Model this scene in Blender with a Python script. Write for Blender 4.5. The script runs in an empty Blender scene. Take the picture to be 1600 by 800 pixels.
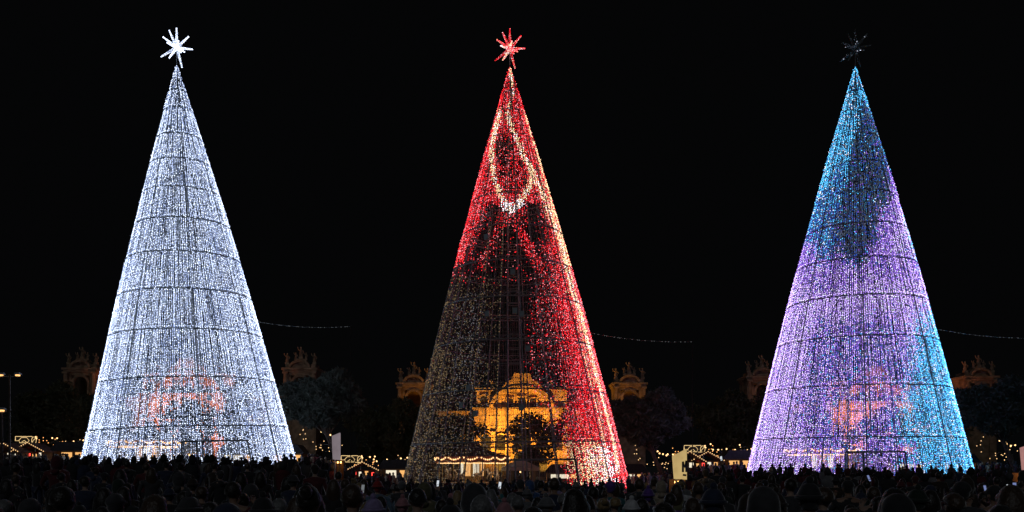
import bpy, bmesh, math, random
import numpy as np
from mathutils import Vector, Matrix

random.seed(7)
rng = np.random.default_rng(7)
S = bpy.context.scene
COL = S.collection
D = bpy.data

# ------------------------------------------------------------------ camera, night sky, added fill sun, exposure
F, CX, HZ, CZ = 1350.0, 800.0, 729.0, 2.1      # focal length in photo pixels, optical axis, horizon row, eye height
cd = D.cameras.new("camera"); cam = D.objects.new("camera", cd); COL.objects.link(cam)
cam.location = (0, 0, CZ); cam.rotation_euler = (math.pi/2, 0, 0)
cd.sensor_width = 36; cd.lens = F/1600*36; cd.shift_y = (HZ-400)/1600
cd.clip_start = .1; cd.clip_end = 8000
S.camera = cam
W = D.worlds.new("World"); S.world = W; W.use_nodes = True
bg = W.node_tree.nodes["Background"]
bg.inputs[0].default_value = (.85, .9, 1.0, 1); bg.inputs[1].default_value = .0017
fill_sun = D.lights.new("fill_sun", 'SUN'); fill_sun.energy = .1; fill_sun.angle = math.radians(2); fill_sun.color = (.86, .93, 1)  # unseen sun added behind the camera to brighten the crowd
mo = D.objects.new("fill_sun", fill_sun); COL.objects.link(mo); mo.rotation_euler = (math.radians(52), 0, math.radians(-14))
S.view_settings.view_transform = 'Standard'; S.view_settings.look = 'None'
S.view_settings.exposure = 0; S.view_settings.gamma = 1
S.render.engine = 'CYCLES'
S.cycles.max_bounces = 4; S.cycles.diffuse_bounces = 2; S.cycles.use_light_tree = True
S.cycles.use_denoising = True; S.cycles.sample_clamp_indirect = 4

def PX(px, Y): return (px-CX)/F*Y
def PZ(py, Y): return CZ+(HZ-py)/F*Y
def P(px, py, Y): return Vector((PX(px, Y), Y, PZ(py, Y)))
def sm(a, b, x):
    t = np.clip((x-a)/(b-a), 0, 1); return t*t*(3-2*t)
GY = [0, 9.2, 14, 22, 29, 45, 60, 71, 85, 130, 200]
G1 = [.1, .1, .12, .48, .72, .62, .72, 1.5, 1.65, 1.9, 2.0]
G2 = [.1, .1, .02, .05, -.2, -.75, -.8, -.4, -.3, -.1, 0]
G3 = [.1, .1, .03, .15, .26, .1, .05, .72, .8, .8, .8]
def ground(x, y):
    yy = max(y, 1.0)
    px = x/yy*F+CX
    w1 = 1-float(sm(480, 590, px)); w3 = float(sm(1010, 1120, px)); w2 = 1-w1-w3
    return w1*np.interp(yy, GY, G1)+w2*np.interp(yy, GY, G2)+w3*np.interp(yy, GY, G3)

# ------------------------------------------------------------------ materials
_m = {}
def mat(name, color=(.5, .5, .5), rough=.6, metal=0.0, var=.25, scale=6.0, emit=None, strength=1.0, objcol=False, bump=.15):
    if name in _m: return _m[name]
    m = D.materials.new(name); m.use_nodes = True; nt = m.node_tree; N = nt.nodes; L = nt.links
    b = N["Principled BSDF"]; b.inputs["Roughness"].default_value = rough; b.inputs["Metallic"].default_value = metal
    if emit is not None:
        b.inputs["Base Color"].default_value = (.02, .02, .02, 1)
        b.inputs["Emission Color"].default_value = (*emit, 1); b.inputs["Emission Strength"].default_value = strength
    else:
        tc = N.new("ShaderNodeTexCoord"); no = N.new("ShaderNodeTexNoise"); no.inputs["Scale"].default_value = scale; no.inputs["Detail"].default_value = 5
        L.new(tc.outputs["Object"], no.inputs["Vector"])
        mr = N.new("ShaderNodeMapRange"); mr.inputs[1].default_value = .3; mr.inputs[2].default_value = .7
        mr.inputs[3].default_value = 1-var; mr.inputs[4].default_value = 1+var
        L.new(no.outputs["Fac"], mr.inputs[0])
        mx = N.new("ShaderNodeMix"); mx.data_type = 'RGBA'; mx.blend_type = 'MULTIPLY'; mx.inputs[0].default_value = 1
        if objcol:
            oi = N.new("ShaderNodeObjectInfo"); L.new(oi.outputs["Color"], mx.inputs[6])
        else: mx.inputs[6].default_value = (*color, 1)
        L.new(mr.outputs[0], mx.inputs[7]); L.new(mx.outputs[2], b.inputs["Base Color"])
        if bump:
            bp = N.new("ShaderNodeBump"); bp.inputs["Strength"].default_value = bump; bp.inputs["Distance"].default_value = .02
            L.new(no.outputs["Fac"], bp.inputs["Height"]); L.new(bp.outputs[0], b.inputs["Normal"])
    if objcol: b.inputs['Sheen Weight'].default_value = 1.0; b.inputs['Sheen Roughness'].default_value = .4
    _m[name] = m; return m
STEEL = mat("steel", (.27, .31, .33), .5, .1, .2, 3)
CABLE = mat("cable", (.42, .45, .47), .5, 0, .2, 3)
DCABLE = mat("dimmed_cable", (.2, .22, .22), .5, 0, .2, 3)  # same cable, colour darkened to keep the unlit tree dim
PAVE = mat("paving", (.1, .1, .1), .75, 0, .3, .8)
STONE = mat("palace_stone", (.31, .2, .11), .85, 0, .5, 1.1, bump=.8)
DARKGLASS = mat("dark_window", (.02, .02, .025), .25, 0, .2, 2)
LEAF = mat("foliage", (.1, .1, .05), .7, 0, .45, .9)
PINE = mat("pine_needles", (.12, .14, .115), .7, 0, .45, 1.2)
for lm in (LEAF, PINE):
    nt = lm.node_tree; b = nt.nodes["Principled BSDF"]; tr = nt.nodes.new("ShaderNodeBsdfTranslucent"); ms = nt.nodes.new("ShaderNodeMixShader"); ms.inputs[0].default_value = .5
    nt.links.new(b.inputs["Base Color"].links[0].from_socket, tr.inputs["Color"]); nt.links.new(b.outputs[0], ms.inputs[1]); nt.links.new(tr.outputs[0], ms.inputs[2])
    nt.links.new(ms.outputs[0], nt.nodes["Material Output"].inputs[0])
BARK = mat("bark", (.1, .075, .055), .9, 0, .35, 4, bump=.6)
WOOD = mat("stall_wood", (.16, .09, .05), .7, 0, .35, 5)
ROOF = mat("stall_roof", (.09, .045, .04), .8, 0, .3, 4)
BLACKROOF = mat("awning_black", (.02, .02, .022), .8, 0, .3, 4)
CREAM = mat("tent_canvas", (.62, .52, .38), .8, 0, .12, 2)
SKIN = mat("skin", objcol=True, rough=.55, var=.12, scale=9)
CLOTH = mat("cloth", objcol=True, rough=.85, var=.3, scale=14, bump=.5)
HAIR = mat("hair", objcol=True, rough=.34, var=.4, scale=40, bump=.6)
BLACKP = mat("phone_case", (.02, .02, .02), .3, 0, .1, 5)
BULBW = mat("warm_bulb", emit=(1, .58, .24), strength=2.6)
BULBD = mat("warm_bulb_small", emit=(1, .6, .26), strength=1.5)
BULBC = mat("white_bulb", emit=(.9, .95, 1), strength=.2)
RED = mat("red_glow", emit=(1, .06, .045), strength=2.2)  # glow put into stall goods, which are no lamps
AMBER = mat("amber_glow", emit=(1, .5, .16), strength=1.0)  # emission that imitates lit goods, stall fronts and carousel panels
WHITEL = mat("white_glow", emit=(1, .88, .66), strength=.95)
GOLD = mat("carousel_gold", (.55, .36, .12), .35, .6, .2, 6)

# ------------------------------------------------------------------ mesh helpers
class MB:
    def __init__(s): s.v = []; s.f = []; s.mi = []
    def add(s, vs, fs, m=0):
        o = len(s.v); s.v += [tuple(v) for v in vs]; s.f += [tuple(i+o for i in f) for f in fs]; s.mi += [m]*len(fs); return s
    def box(s, c, d, m=0, rz=0.0, taper=1.0):
        x, y, z = d[0]/2, d[1]/2, d[2]/2; ca, sa = math.cos(rz), math.sin(rz); vs = []
        for k in (-1, 1):
            t = taper if k > 0 else 1
            for i, j in ((-1, -1), (1, -1), (1, 1), (-1, 1)):
                a, b = i*x*t, j*y*t; vs.append((c[0]+a*ca-b*sa, c[1]+a*sa+b*ca, c[2]+k*z))
        return s.add(vs, [(3, 2, 1, 0), (4, 5, 6, 7), (0, 1, 5, 4), (1, 2, 6, 5), (2, 3, 7, 6), (3, 0, 4, 7)], m)
    def tube(s, pts, r, n=6, m=0, closed=False, cap=True):
        pts = [Vector(p) for p in pts]; k = len(pts)
        rr = r if isinstance(r, (list, tuple)) else [r]*k
        vs = []
        for i, p in enumerate(pts):
            a = pts[(i-1) % k] if (i > 0 or closed) else p; b = pts[(i+1) % k] if (i < k-1 or closed) else p
            t = (b-a).normalized(); up = Vector((0, 0, 1)) if abs(t.z) < .95 else Vector((0, 1, 0))
            u = t.cross(up).normalized(); w = u.cross(t)
            for j in range(n):
                q = 2*math.pi*j/n+math.pi/n; vs.append(p+(u*math.cos(q)+w*math.sin(q))*rr[i])
        fs = []
        for i in range(k if closed else k-1):
            for j in range(n):
                a, b = i*n, ((i+1) % k)*n; fs.append((a+j, a+(j+1) % n, b+(j+1) % n, b+j))
        if cap and not closed: fs += [tuple(range(n-1, -1, -1)), tuple((k-1)*n+j for j in range(n))]
        return s.add(vs, fs, m)
    def lathe(s, prof, n=16, m=0, c=(0, 0, 0)):
        vs = []; fs = []
        for r, z in prof:
            for j in range(n):
                q = 2*math.pi*j/n; vs.append((c[0]+r*math.cos(q), c[1]+r*math.sin(q), c[2]+z))
        for i in range(len(prof)-1):
            for j in range(n): fs.append((i*n+j, i*n+(j+1) % n, (i+1)*n+(j+1) % n, (i+1)*n+j))
        return s.add(vs, fs, m)
    def prism(s, poly, y0, y1, m=0):            # polygon in xz pushed along y
        n = len(poly); vs = [(x, y0, z) for x, z in poly]+[(x, y1, z) for x, z in poly]
        fs = [tuple(range(n)), tuple(range(2*n-1, n-1, -1))]+[(i, i+n, (i+1) % n+n, (i+1) % n) for i in range(n)]
        return s.add(vs, fs, m)
    def ball(s, c, r, n=8, k=5, m=0, sc=(1, 1, 1)):
        prof = [(max(1e-3, math.sin(math.pi*i/k)), -math.cos(math.pi*i/k)) for i in range(k+1)]
        o = len(s.v); s.lathe(prof, n, m)
        for i in range(o, len(s.v)):
            v = s.v[i]; s.v[i] = (c[0]+v[0]*r*sc[0], c[1]+v[1]*r*sc[1], c[2]+v[2]*r*sc[2])
        return s
    def mesh(s, name, mats, smooth=False):
        me = D.meshes.new(name); me.from_pydata(s.v, [], s.f)
        for m in (mats if isinstance(mats, (list, tuple)) else [mats]): me.materials.append(m)
        me.polygons.foreach_set("material_index", s.mi)
        if smooth: me.polygons.foreach_set("use_smooth", [True]*len(s.f))
        me.update(); return me
    def build(s, name, mats, parent=None, smooth=False, **kw): return link(name, s.mesh(name, mats, smooth), parent, **kw)
def link(name, me, parent=None, loc=None, rz=None, **props):
    o = D.objects.new(name, me); COL.objects.link(o)
    if parent is not None: o.parent = parent
    if loc is not None: o.location = loc
    if rz is not None: o.rotation_euler = (0, 0, rz)
    for k, v in props.items(): o[k] = v
    return o
def thing(name, label, cat, loc=(0, 0, 0), rz=0.0, group=None, me=None):
    o = link(name, me, None, loc, rz); o["label"] = label; o["category"] = cat
    if group: o["group"] = group
    return o
def retag(o, label, group=None):
    o["label"] = label
    if group: o["group"] = group
def copy_tree(o, loc=None, rz=None, label=None, parent=None):
    c = o.copy(); COL.objects.link(c)
    if parent is not None: c.parent = parent
    for ch in KIDS(o): copy_tree(ch, parent=c)
    if loc is not None: c.location = loc
    if rz is not None: c.rotation_euler = (0, 0, rz)
    if label: c["label"] = label
    return c
def KIDS(o): return [x for x in o.children]
def np_mesh(name, V, T, mi, mats):
    """V (n,3), faces T (m,k) all of k corners"""
    me = D.meshes.new(name); n, (m, k) = len(V), T.shape
    me.vertices.add(n); me.vertices.foreach_set("co", V.astype(np.float32).ravel())
    me.loops.add(m*k); me.loops.foreach_set("vertex_index", T.astype(np.int32).ravel())
    me.polygons.add(m); me.polygons.foreach_set("loop_start", np.arange(m, dtype=np.int32)*k)
    for x in mats: me.materials.append(x)
    if mi is not None: me.polygons.foreach_set("material_index", mi.astype(np.int32))
    me.update(calc_edges=True); me.validate(); return me

# ------------------------------------------------------------------ ground
xs = np.unique(np.concatenate([np.linspace(-90, 90, 91), np.linspace(-4000, -90, 20), np.linspace(90, 4000, 20)]))
ys = np.unique(np.concatenate([np.linspace(-30, 160, 96), np.linspace(160, 5000, 20)]))
gm = MB()
gm.add([(x, y, float(ground(x, y))) for y in ys for x in xs],
       [(j*len(xs)+i, j*len(xs)+i+1, (j+1)*len(xs)+i+1, (j+1)*len(xs)+i) for j in range(len(ys)-1) for i in range(len(xs)-1)])
gm.build("ground", PAVE, smooth=True, kind="structure")

# ------------------------------------------------------------------ the light trees
OCT_V = np.array([(1, 0, 0), (-1, 0, 0), (0, 1, 0), (0, -1, 0), (0, 0, 1), (0, 0, -1)], float)
OCT_F = np.array([(0, 2, 4), (2, 1, 4), (1, 3, 4), (3, 0, 4), (2, 0, 5), (1, 2, 5), (3, 1, 5), (0, 3, 5)])
def octas(name, C, R, mi, mats, parent, **props):
    n = len(C)
    if n == 0: return None
    R = np.broadcast_to(R, (n,))
    V = (C[:, None, :]+OCT_V[None]*R[:, None, None]).reshape(-1, 3)
    T = (np.arange(n)[:, None, None]*6+OCT_F[None]).reshape(-1, 3)
    return link(name, np_mesh(name, V, T, np.repeat(mi, 8), mats), parent, **props)
def em(name, c, k): return mat(name, emit=c, strength=k)
OFF = mat("led_unlit", (.3, .3, .27), .3, 0, .1, 3, bump=0)
PAL1 = [em("led_white_soft", (.58, .69, 1), 3.0), em("led_white", (.64, .74, 1), 4.2), em("led_blue_white", (.43, .56, 1), 2.0), em("led_white_bright", (.76, .84, 1), 5.0), OFF]
PAL2 = [em("led_red", (1, .016, .026), 3.0), em("led_red_dim", (1, .018, .028), .6), em("led_pink", (1, .24, .28), 3.2), em("led_gold", (1, .66, .36), 3.0),
        em("led_cool_white", (.95, .86, .92), 3.0), em("led_gold_dim", (1, .72, .36), .3), em("led_white_dim", (.9, .88, .95), .3), OFF]
PAL3 = [em("led_cyan", (.09, .52, 1), 3.9), em("led_blue", (.05, .17, .9), 1.5), em("led_lavender", (.61, .42, 1), 3.8), em("led_purple", (.36, .15, 1), 2.4),
        em("led_ice_white", (.78, .82, 1), 3.0), em("led_grey_dim", (.5, .66, .9), .42), em("led_teal", (.08, .42, .75), 1.), OFF]
def wob(u, v, s=1.0, p=0.0):
    return (np.sin(u*3.1*s+v*.021*s+p)+np.sin(-u*5.3*s+v*.034*s+1.7*p+1)+np.sin(u*9.7*s+v*.013*s+2.2*p))/3
def pick(n, weights):
    w = np.array(weights, float); return rng.choice(len(w), n, p=w/w.sum())

def pat_white(u, y, x):
    n = len(u); m = pick(n, [.34, .36, .18, .12, 0])
    dk = wob(u, y, 1.3, .4) > .45
    m[dk & (rng.random(n) < .35)] = 2
    low = (np.abs(u) < .62) & (y > 585); m[low & (rng.random(n) < .22)] = 4
    return m
def dist_path(x, y, pts):
    d = np.full(len(x), 1e9)
    for (ax, ay), (bx, by) in zip(pts[:-1], pts[1:]):
        t = np.clip(((x-ax)*(bx-ax)+(y-ay)*(by-ay))/((bx-ax)**2+(by-ay)**2), 0, 1)
        d = np.minimum(d, np.hypot(x-ax-t*(bx-ax), y-ay-t*(by-ay)))
    return d
def pat_red(u, y, x):
    n = len(u); r = rng.random(n); u = u+rng.normal(0, .02, n); y = y+rng.normal(0, 2.5, n)
    m = np.full(n, 7)
    W = wob(u, y, 1.2, .9)
    red = np.zeros(n)                                           # share of bulbs lit red
    up = y < 318
    red[up] = .93+.1*W[up]
    hole = ((x-787)/11)**2+((y-233)/20)**2 < 1.4; red[hole] = .22
    arc = ((x-803)/24)**2+((y-272)/34)**2 < 1; red[arc & up & ~hole] = .62
    mid = ~up
    redge = np.interp(y, [318, 400, 470, 540, 620, 690, 760], [.74, .72, .6, .6, .64, .52, .52])
    red[mid & (u > redge)] = .93
    ins = np.interp(y, [318, 400, 470, 560, 640, 700, 760], [1, .5, .28, .16, .22, .47, .49])
    inner = mid & (u <= redge) & (u > ins)
    red[inner] = .34+.22*W[inner]+.3*np.clip((u[inner]-redge[inner]+.2)/.2, 0, 1)
    haze_ = mid & (y < 440) & (red < .15); red[haze_] = .06
    le = mid & (u < np.interp(y, [318, 360, 405, 425], [-.6, -.72, -.86, -1.05])); red[le] = .85
    red[mid & (dist_path(x, y, [(797, 325), (815, 365), (842, 420), (868, 465)]) < 8)] = .7
    red[mid & (dist_path(x, y, [(797, 325), (780, 355), (752, 415)]) < 6)] = .38
    red[mid & (y < 352) & (np.abs(u) < .3)] = .6
    on = r < red
    q = rng.random(n)
    m[on] = np.where(q < .55, 0, np.where(q < .8, 1, 2))[on]
    dim = inner & on & (y > 400); q2 = rng.random(n)
    m[dim] = np.where(q2 < .14, 0, np.where(q2 < .6, 1, np.where(q2 < .72, 2, 6)))[dim]
    # ribbons of gold and white running over the red
    for pts, wd in (([(782, 176), (775, 200), (769, 225), (769, 252), (773, 278), (781, 300), (790, 318), (797, 330)], 3.2),
                    ([(793, 176), (798, 195), (805, 212), (813, 230), (820, 250), (830, 264), (831, 280), (824, 298), (812, 315), (797, 330)], 3.6),
                    ([(829, 264), (834, 276), (845, 300), (855, 325), (862, 345), (876, 385), (884, 420), (893, 460), (906, 500), (915, 540), (925, 580), (935, 620), (945, 660), (952, 700), (956, 740)], 3.4),
                    ([(797, 112), (801, 135), (800, 150), (796, 170)], 2.6)):
        d = dist_path(x, y, pts); near = (d < wd*np.where(y < 340, 1.0, .9)*(.8+.5*rng.random(n))) & (rng.random(n) < .9); q = rng.random(n)
        m[near] = np.where(q < .7, 3, np.where(q < .88, 4, np.where(q < .95, 2, 0)))[near]
    core = dist_path(x, y, [(812, 318), (797, 328), (788, 318)]) < 6; m[core & (rng.random(n) < .7)] = 4
    edge = (u > .9) & (y > 170) & (y < 420) & (rng.random(n) < .5); m[edge] = 3
    edge2 = (u > .93) & (y > 420) & (rng.random(n) < .3); m[edge2] = 2
    gold = (y > 690) & (u > .5) & (np.abs(u-.66) < .12) & (rng.random(n) < .5); m[gold] = 3
    vio = (y > 700) & (np.abs(u-.8) < .06) & (rng.random(n) < .6); m[vio] = 4
    # dim leftovers on the dark side
    off = m == 7; q = rng.random(n)
    m[off & (u < -.2) & (y > 430) & (q < .13)] = 5
    m[off & (u < -.55) & (y > 540) & (q < .26)] = 5
    wp = off & (y > 455) & (y < 625) & (np.abs(u-np.interp(y, [455, 625], [-.6, -.5])) < .16); m[wp & (rng.random(n) < .16)] = 6
    wp = off & (y > 300) & (y < 350) & (np.abs(u+.72) < .12); m[wp & (rng.random(n) < .6)] = 6
    wp = off & (y > 620) & (u < .1) & (q < .05); m[wp] = 6
    return m
def pat_blue(u, y, x):
    n = len(u); W = wob(u, y, 1.1, 2.3)
    uj = u+.13*W+rng.normal(0, .06, n); yj = y+16*W+rng.normal(0, 9, n)
    #            cyan blue lav  purp white grey teal off
    Z = {'cyan': [.62, .06, .0, .0, .11, .02, .19, 0], 'dark': [.03, .24, .0, .03, .004, .38, .09, .226], 'blue': [.22, .46, .0, .03, .06, .1, .13, 0],
         'lilac': [0, .02, .72, .16, .10, 0, 0, 0], 'purple': [0, .08, .38, .48, .06, 0, 0, 0], 'violet': [.03, .22, .38, .27, .05, .03, 0, .02], 'sea': [.68, .08, .02, 0, .1, 0, .12, 0]}
    K = {k: pick(n, v) for k, v in Z.items()}
    m = K['cyan'].copy()
    def put(c, k): m[c] = K[k][c]
    put((yj > 168) & (uj > .25-.004*(yj-168)), 'dark')
    put((yj > 250) & (uj < -.3), 'blue'); put((yj > 285) & (uj < -.02) & (uj > -.35), 'dark')
    put((yj < 305) & (uj < -.62), 'cyan')
    put((yj > 262) & (uj > 1.0-.0058*(yj-262)) & (uj > .22), 'purple')
    put((yj > 330) & (uj > 1.1-.006*(yj-315)) & (uj > .35), 'lilac')
    low = yj > 408+35*u*(u < 0); put(low & (yj < 440), 'purple'); put(low & (yj >= 440), 'lilac')
    put((yj > 500) & (uj > -.6) & (uj < .55), 'violet')
    put((yj > 500) & (uj < -.5), 'lilac')
    put(uj > np.interp(y, [430, 520, 600, 700, 760], [1.1, .78, .5, .38, .36]), 'sea')
    pk = (y > 690) & (np.abs(u-.3) < .2) & (rng.random(n) < .6); put(pk, 'purple')
    return m

def light_tree(label, X, Y, H, R, lean, ringpx, py_base, py_top, xc_top, xc_base, hwpx, pal, pat, door, thin, dark_panel, boxes):
    g = float(ground(X, Y))
    root = thing("light_tree", label, "christmas tree", (X, Y, g), 0, "three giant light trees on the plaza")
    phi = math.atan2(-X, Y)
    root.rotation_euler = (0, math.radians(lean), phi)
    def rad(z):
        t = np.clip(z/H, 0, 1); return R*((1-t)+.028*np.sin(np.pi*t))+.10*np.sqrt(np.clip(1-t, 0, 1)*4).clip(0, 1)
    rings = []
    for p in ringpx:
        z = 10.0
        for _ in range(30): z = CZ-g+(HZ-p)/F*(Y-rad(z))
        rings.append(float(z))
    def pos(a, z, off=0.0):
        r = rad(z)+off; return np.stack([r*np.sin(a), -r*np.cos(a), np.broadcast_to(z, np.shape(a))], -1)
    # steel: rings (two chords and lacing), ribs, mast, portal
    for z in rings:
        mb = MB(); n = 72
        A = [2*math.pi*i/n for i in range(n)]
        c0 = [pos(a, z, .03) for a in A]; c1 = [pos(a, z+.42, -.42) for a in A]
        th = .065 if z < H*.6 else .045
        mb.tube(c0, th, 5, closed=True); mb.tube(c1, th*.6, 4, closed=True)
        for i in range(0, n, 2): mb.tube([c0[i], c1[(i+1) % n]], .03, 3, cap=False); mb.tube([c1[(i+1) % n], c0[(i+2) % n]], .03, 3, cap=False)
        rg = mb.build("ring", STEEL, root)
        nl = int(2*math.pi*rad(z)/.2); al = ((np.arange(nl)+.5)/nl*2*math.pi+math.pi) % (2*math.pi)-math.pi
        Cl = pos(al, z+.24, .03); dl = Y-rad(z)*np.cos(al); pyl = HZ-(z+g-CZ)/dl*F
        xl = xc_top+(xc_base-xc_top)*(pyl-py_top)/(py_base-py_top)+np.sin(al)*rad(z)*F/Y
        ml = pat(np.sin(al), pyl, xl); octas("led_row", Cl, np.where(ml == len(pal)-1, .015, .031), ml, pal, rg, kind="stuff")
    nr = 24; ztop = {0: H*.985, 1: rings[7], 2: rings[9], 3: rings[7]}
    for i in range(nr):
        a = 2*math.pi*(i+.35)/nr; zt = ztop[i % 4]
        zs = np.linspace(.0, zt, 14)
        MB().tube([pos(a, z, .05 if i % 3 == 0 else -.13) for z in zs], [(.065 if i % 3 == 0 else .07)*(1-.4*z/H) for z in zs], 5).build("rib", STEEL, root)
        aa = (a+math.pi) % (2*math.pi)-math.pi
        if dark_panel and abs(aa) < 1.5 and math.sin(aa) < .12:
            zl = np.arange(.6, rings[5], .3)+.05*rng.random(len(np.arange(.6, rings[5], .3)))
            zl = zl[rng.random(len(zl)) < .8]
            octas("led_line", pos(np.full(len(zl), aa), zl, .03), .042, np.where(rng.random(len(zl)) < .6, 8, 5), pal+[em("led_amber_low", (1, .6, .26), .42)], root, kind="stuff")
    mb = MB(); q = .75
    for i, j in ((-1, -1), (1, -1), (1, 1), (-1, 1)): mb.tube([(q*i, q*j, 0), (q*i*.5, q*j*.5, H*.72), (.0, .0, H*.995)], [.08, .07, .05], 5)
    z = 1.0
    while z < H*.8:
        w = q*(1-.5*z/(H*.72)) if z < H*.72 else q*.3
        mb.tube([(-w, -w, z), (w, -w, z), (w, w, z), (-w, w, z)], .035, 4, closed=True); z += 1.4
    mb.build("mast", STEEL, root)
    # secondary hoops halfway between the lower rings
    zz = [0.35]+rings
    for z0, z1 in zip(zz[1:6], zz[2:7]):
        zc = (z0+z1)/2; MB().tube([pos(2*math.pi*i/60, zc, -.1) for i in range(60)], .03, 4, closed=True).build("hoop", STEEL, root)
    # curtains of LED strings, section by section
    secs = [.35]+rings+[H*.998]
    hdr = secs[1]*.66 if door else 0
    for s, (z0, z1) in enumerate(zip(secs[:-1], secs[1:])):
        rm = float(rad((z0+z1)/2)); ns = max(10, int(2*math.pi*rm/.17)); dz = .15
        nz = max(2, int((z1-z0)/dz)); a = (np.arange(ns)+.5)/ns*2*math.pi+rng.normal(0, .12, ns)*.17/rm
        A = np.repeat(a, nz); Z = np.tile(z0+(np.arange(nz)+.5)*(z1-z0)/nz, ns)
        sag = np.repeat(rng.normal(0, .035 if s < 3 else .07, ns), nz)
        Z = Z+sag; A = A+rng.normal(0, .016, len(A))/rm; RO = np.repeat(rng.normal(0, .03, ns), nz)+rng.normal(0, .025, len(A))+.035*np.sin(A*24+s*1.3)
        A = (A+math.pi) % (2*math.pi)-math.pi
        front = np.abs(A) < math.pi/2
        u = np.sin(A)
        dep = Y-rad(Z)*np.cos(A)
        py = HZ-(Z+g-CZ)/dep*F
        xc = xc_top+(xc_base-xc_top)*(py-py_top)/(py_base-py_top)
        px = xc+u*rad(Z)*F/Y*hwpx
        m = pat(u, py, px)
        keep = rng.random(len(A)) > .03
        if door:
            ind = front & (u > door[0]) & (u < door[1]) & (Z < hdr) & (s == 0); keep &= ~ind
            ligh = front & (u >= door[1]) & (u < thin) & (Z < hdr) & (s == 0)
            if dark_panel: m[front & (u > door[0]) & (u < thin) & (s == 0)] = len(pal)-1
            else: keep &= ~(ligh & (rng.random(len(A)) < .35))
        C = pos(A, Z, RO)
        Rr = np.where(m == 4, .037, .033)+.007*rng.random(len(A)); Rr = np.where(m == len(pal)-1, .018, np.where(dark_panel & ((m == 3) | (m == 4)), Rr*1.18, Rr))
        octas("led_curtain", C[keep], Rr[keep], m[keep], pal, root, kind="stuff")
        mb = MB()
        for k in range(ns):
            ak = (a[k]+math.pi) % (2*math.pi)-math.pi; b = z0
            if door and s == 0 and abs(ak) < 1.5 and door[0] < math.sin(ak) < (thin if dark_panel else door[1]): b = hdr
            mb.tube([pos(ak, z, -.03) for z in (b, (b+z1)/2, z1)], .012 if dark_panel else .026, 3, cap=False)
        nh = int((z1-z0)/1.0)
        for k in range(nh):
            z = z0+(k+.5)*(z1-z0)/nh
            if s == 0 and z < hdr: continue
            mb.tube([pos(2*math.pi*i/48, z, -.03) for i in range(48)], .012, 3, closed=True)
        mb.build("cable_curtain", DCABLE if dark_panel else CABLE, root, kind="stuff")
    if door:
        mb = MB(); a0, a1, a2 = math.asin(door[0]), math.asin(door[1]), math.asin(thin)
        mb.tube([pos(a, hdr, .1) for a in np.linspace(a0, a2, 10)], .09, 5)
        for a in (a0, a1, a2): mb.tube([pos(a, 0, .1), pos(a, hdr, .1)], .08, 5)
        mb.build("entrance_frame", STEEL, root)
    for u, p in boxes:
        z = 10.0
        a = math.asin(u)
        for _ in range(20): z = CZ-g+(HZ-p)/F*(Y-rad(z)*math.cos(a))
        c = pos(a, z, .12 if dark_panel else -.3); MB().box((0, 0, 0), (.42, .22, .5)).build("control_box", mat("box_grey", (.42, .5, .54), .5, 0, .2, 3), root, loc=tuple(c), rz=a)
    # tip point of the tree in world space, for the star
    M = Matrix.Translation(root.location) @ root.rotation_euler.to_matrix().to_4x4()
    return root, M @ Vector((0, 0, H)), M, pos, rings

def star(label, at, phi, pal, mode):
    root = thing("star_topper", label, "star", at, phi, "stars on top of the light trees")
    k = 16.5; top = 1.72
    MB().tube([(0, 0, -.35), (0, 0, top)], .055, 6).build("pole", STEEL, root)
    MB().ball((0, 0, top), .2, 8, 6).build("hub", STEEL, root)
    tips = [(-12, -28), (0, -23), (18, -23), (24, -8), (12, 15), (8, 27), (-11, 24), (-24, 16), (-20, -4), (-15, -15), (3, 2), (-4, 8), (6, -6)]
    ln = 29.5
    for i, (dx, dy) in enumerate(tips):
        dd = math.sqrt(max(4, ln*ln-dx*dx-dy*dy)); sgn = -1 if i in (1, 4, 6, 8, 10, 11) else 1
        d = Vector((dx, sgn*dd, -dy)).normalized(); L = 1.74
        c = Vector((0, 0, top)); tip = c+d*L
        up = Vector((0, 0, 1)) if abs(d.z) < .9 else Vector((1, 0, 0)); a = d.cross(up).normalized(); b = a.cross(d)
        mb = MB(); prof = lambda t: .1*(1-t)+.04
        for q in range(5):
            an = 2*math.pi*q/5; mb.tube([c+d*(L*t)+(a*math.cos(an)+b*math.sin(an))*prof(t) for t in (.08, .5, .98)], .014, 3)
        for t in (.12, .4, .68, .97): mb.tube([c+d*(L*t)+(a*math.cos(2*math.pi*q/5)+b*math.sin(2*math.pi*q/5))*prof(t) for q in range(5)], .012, 3, closed=True)
        ray = mb.build("ray", STEEL, root)
        C = []; nt = 15
        for t in np.linspace(.1, 1, nt):
            for q in range(6):
                an = 2*math.pi*(q+.5*(int(t*nt) % 2))/6; C.append(c+d*(L*t)+(a*math.cos(an)+b*math.sin(an))*prof(t))
        C = np.array([tuple(v) for v in C]); n = len(C)
        if mode == 'white': m = pick(n, [.2, .4, .05, .35, 0])
        elif mode == 'red':
            m = pick(n, [.5, .25, .15, .06, .04, 0, 0, 0])
            if i in (9, 10, 6): m = pick(n, [.15, .1, .2, .35, .2, 0, 0, 0])
        else: m = pick(n, [.0, .0, 0, 0, .02 if i in (2, 7, 4, 10) else .003, .05, .0, .93])
        octas("led_cluster", C, .03 if mode != 'off' else .026, m, pal, ray, kind="stuff")
    return root

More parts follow.
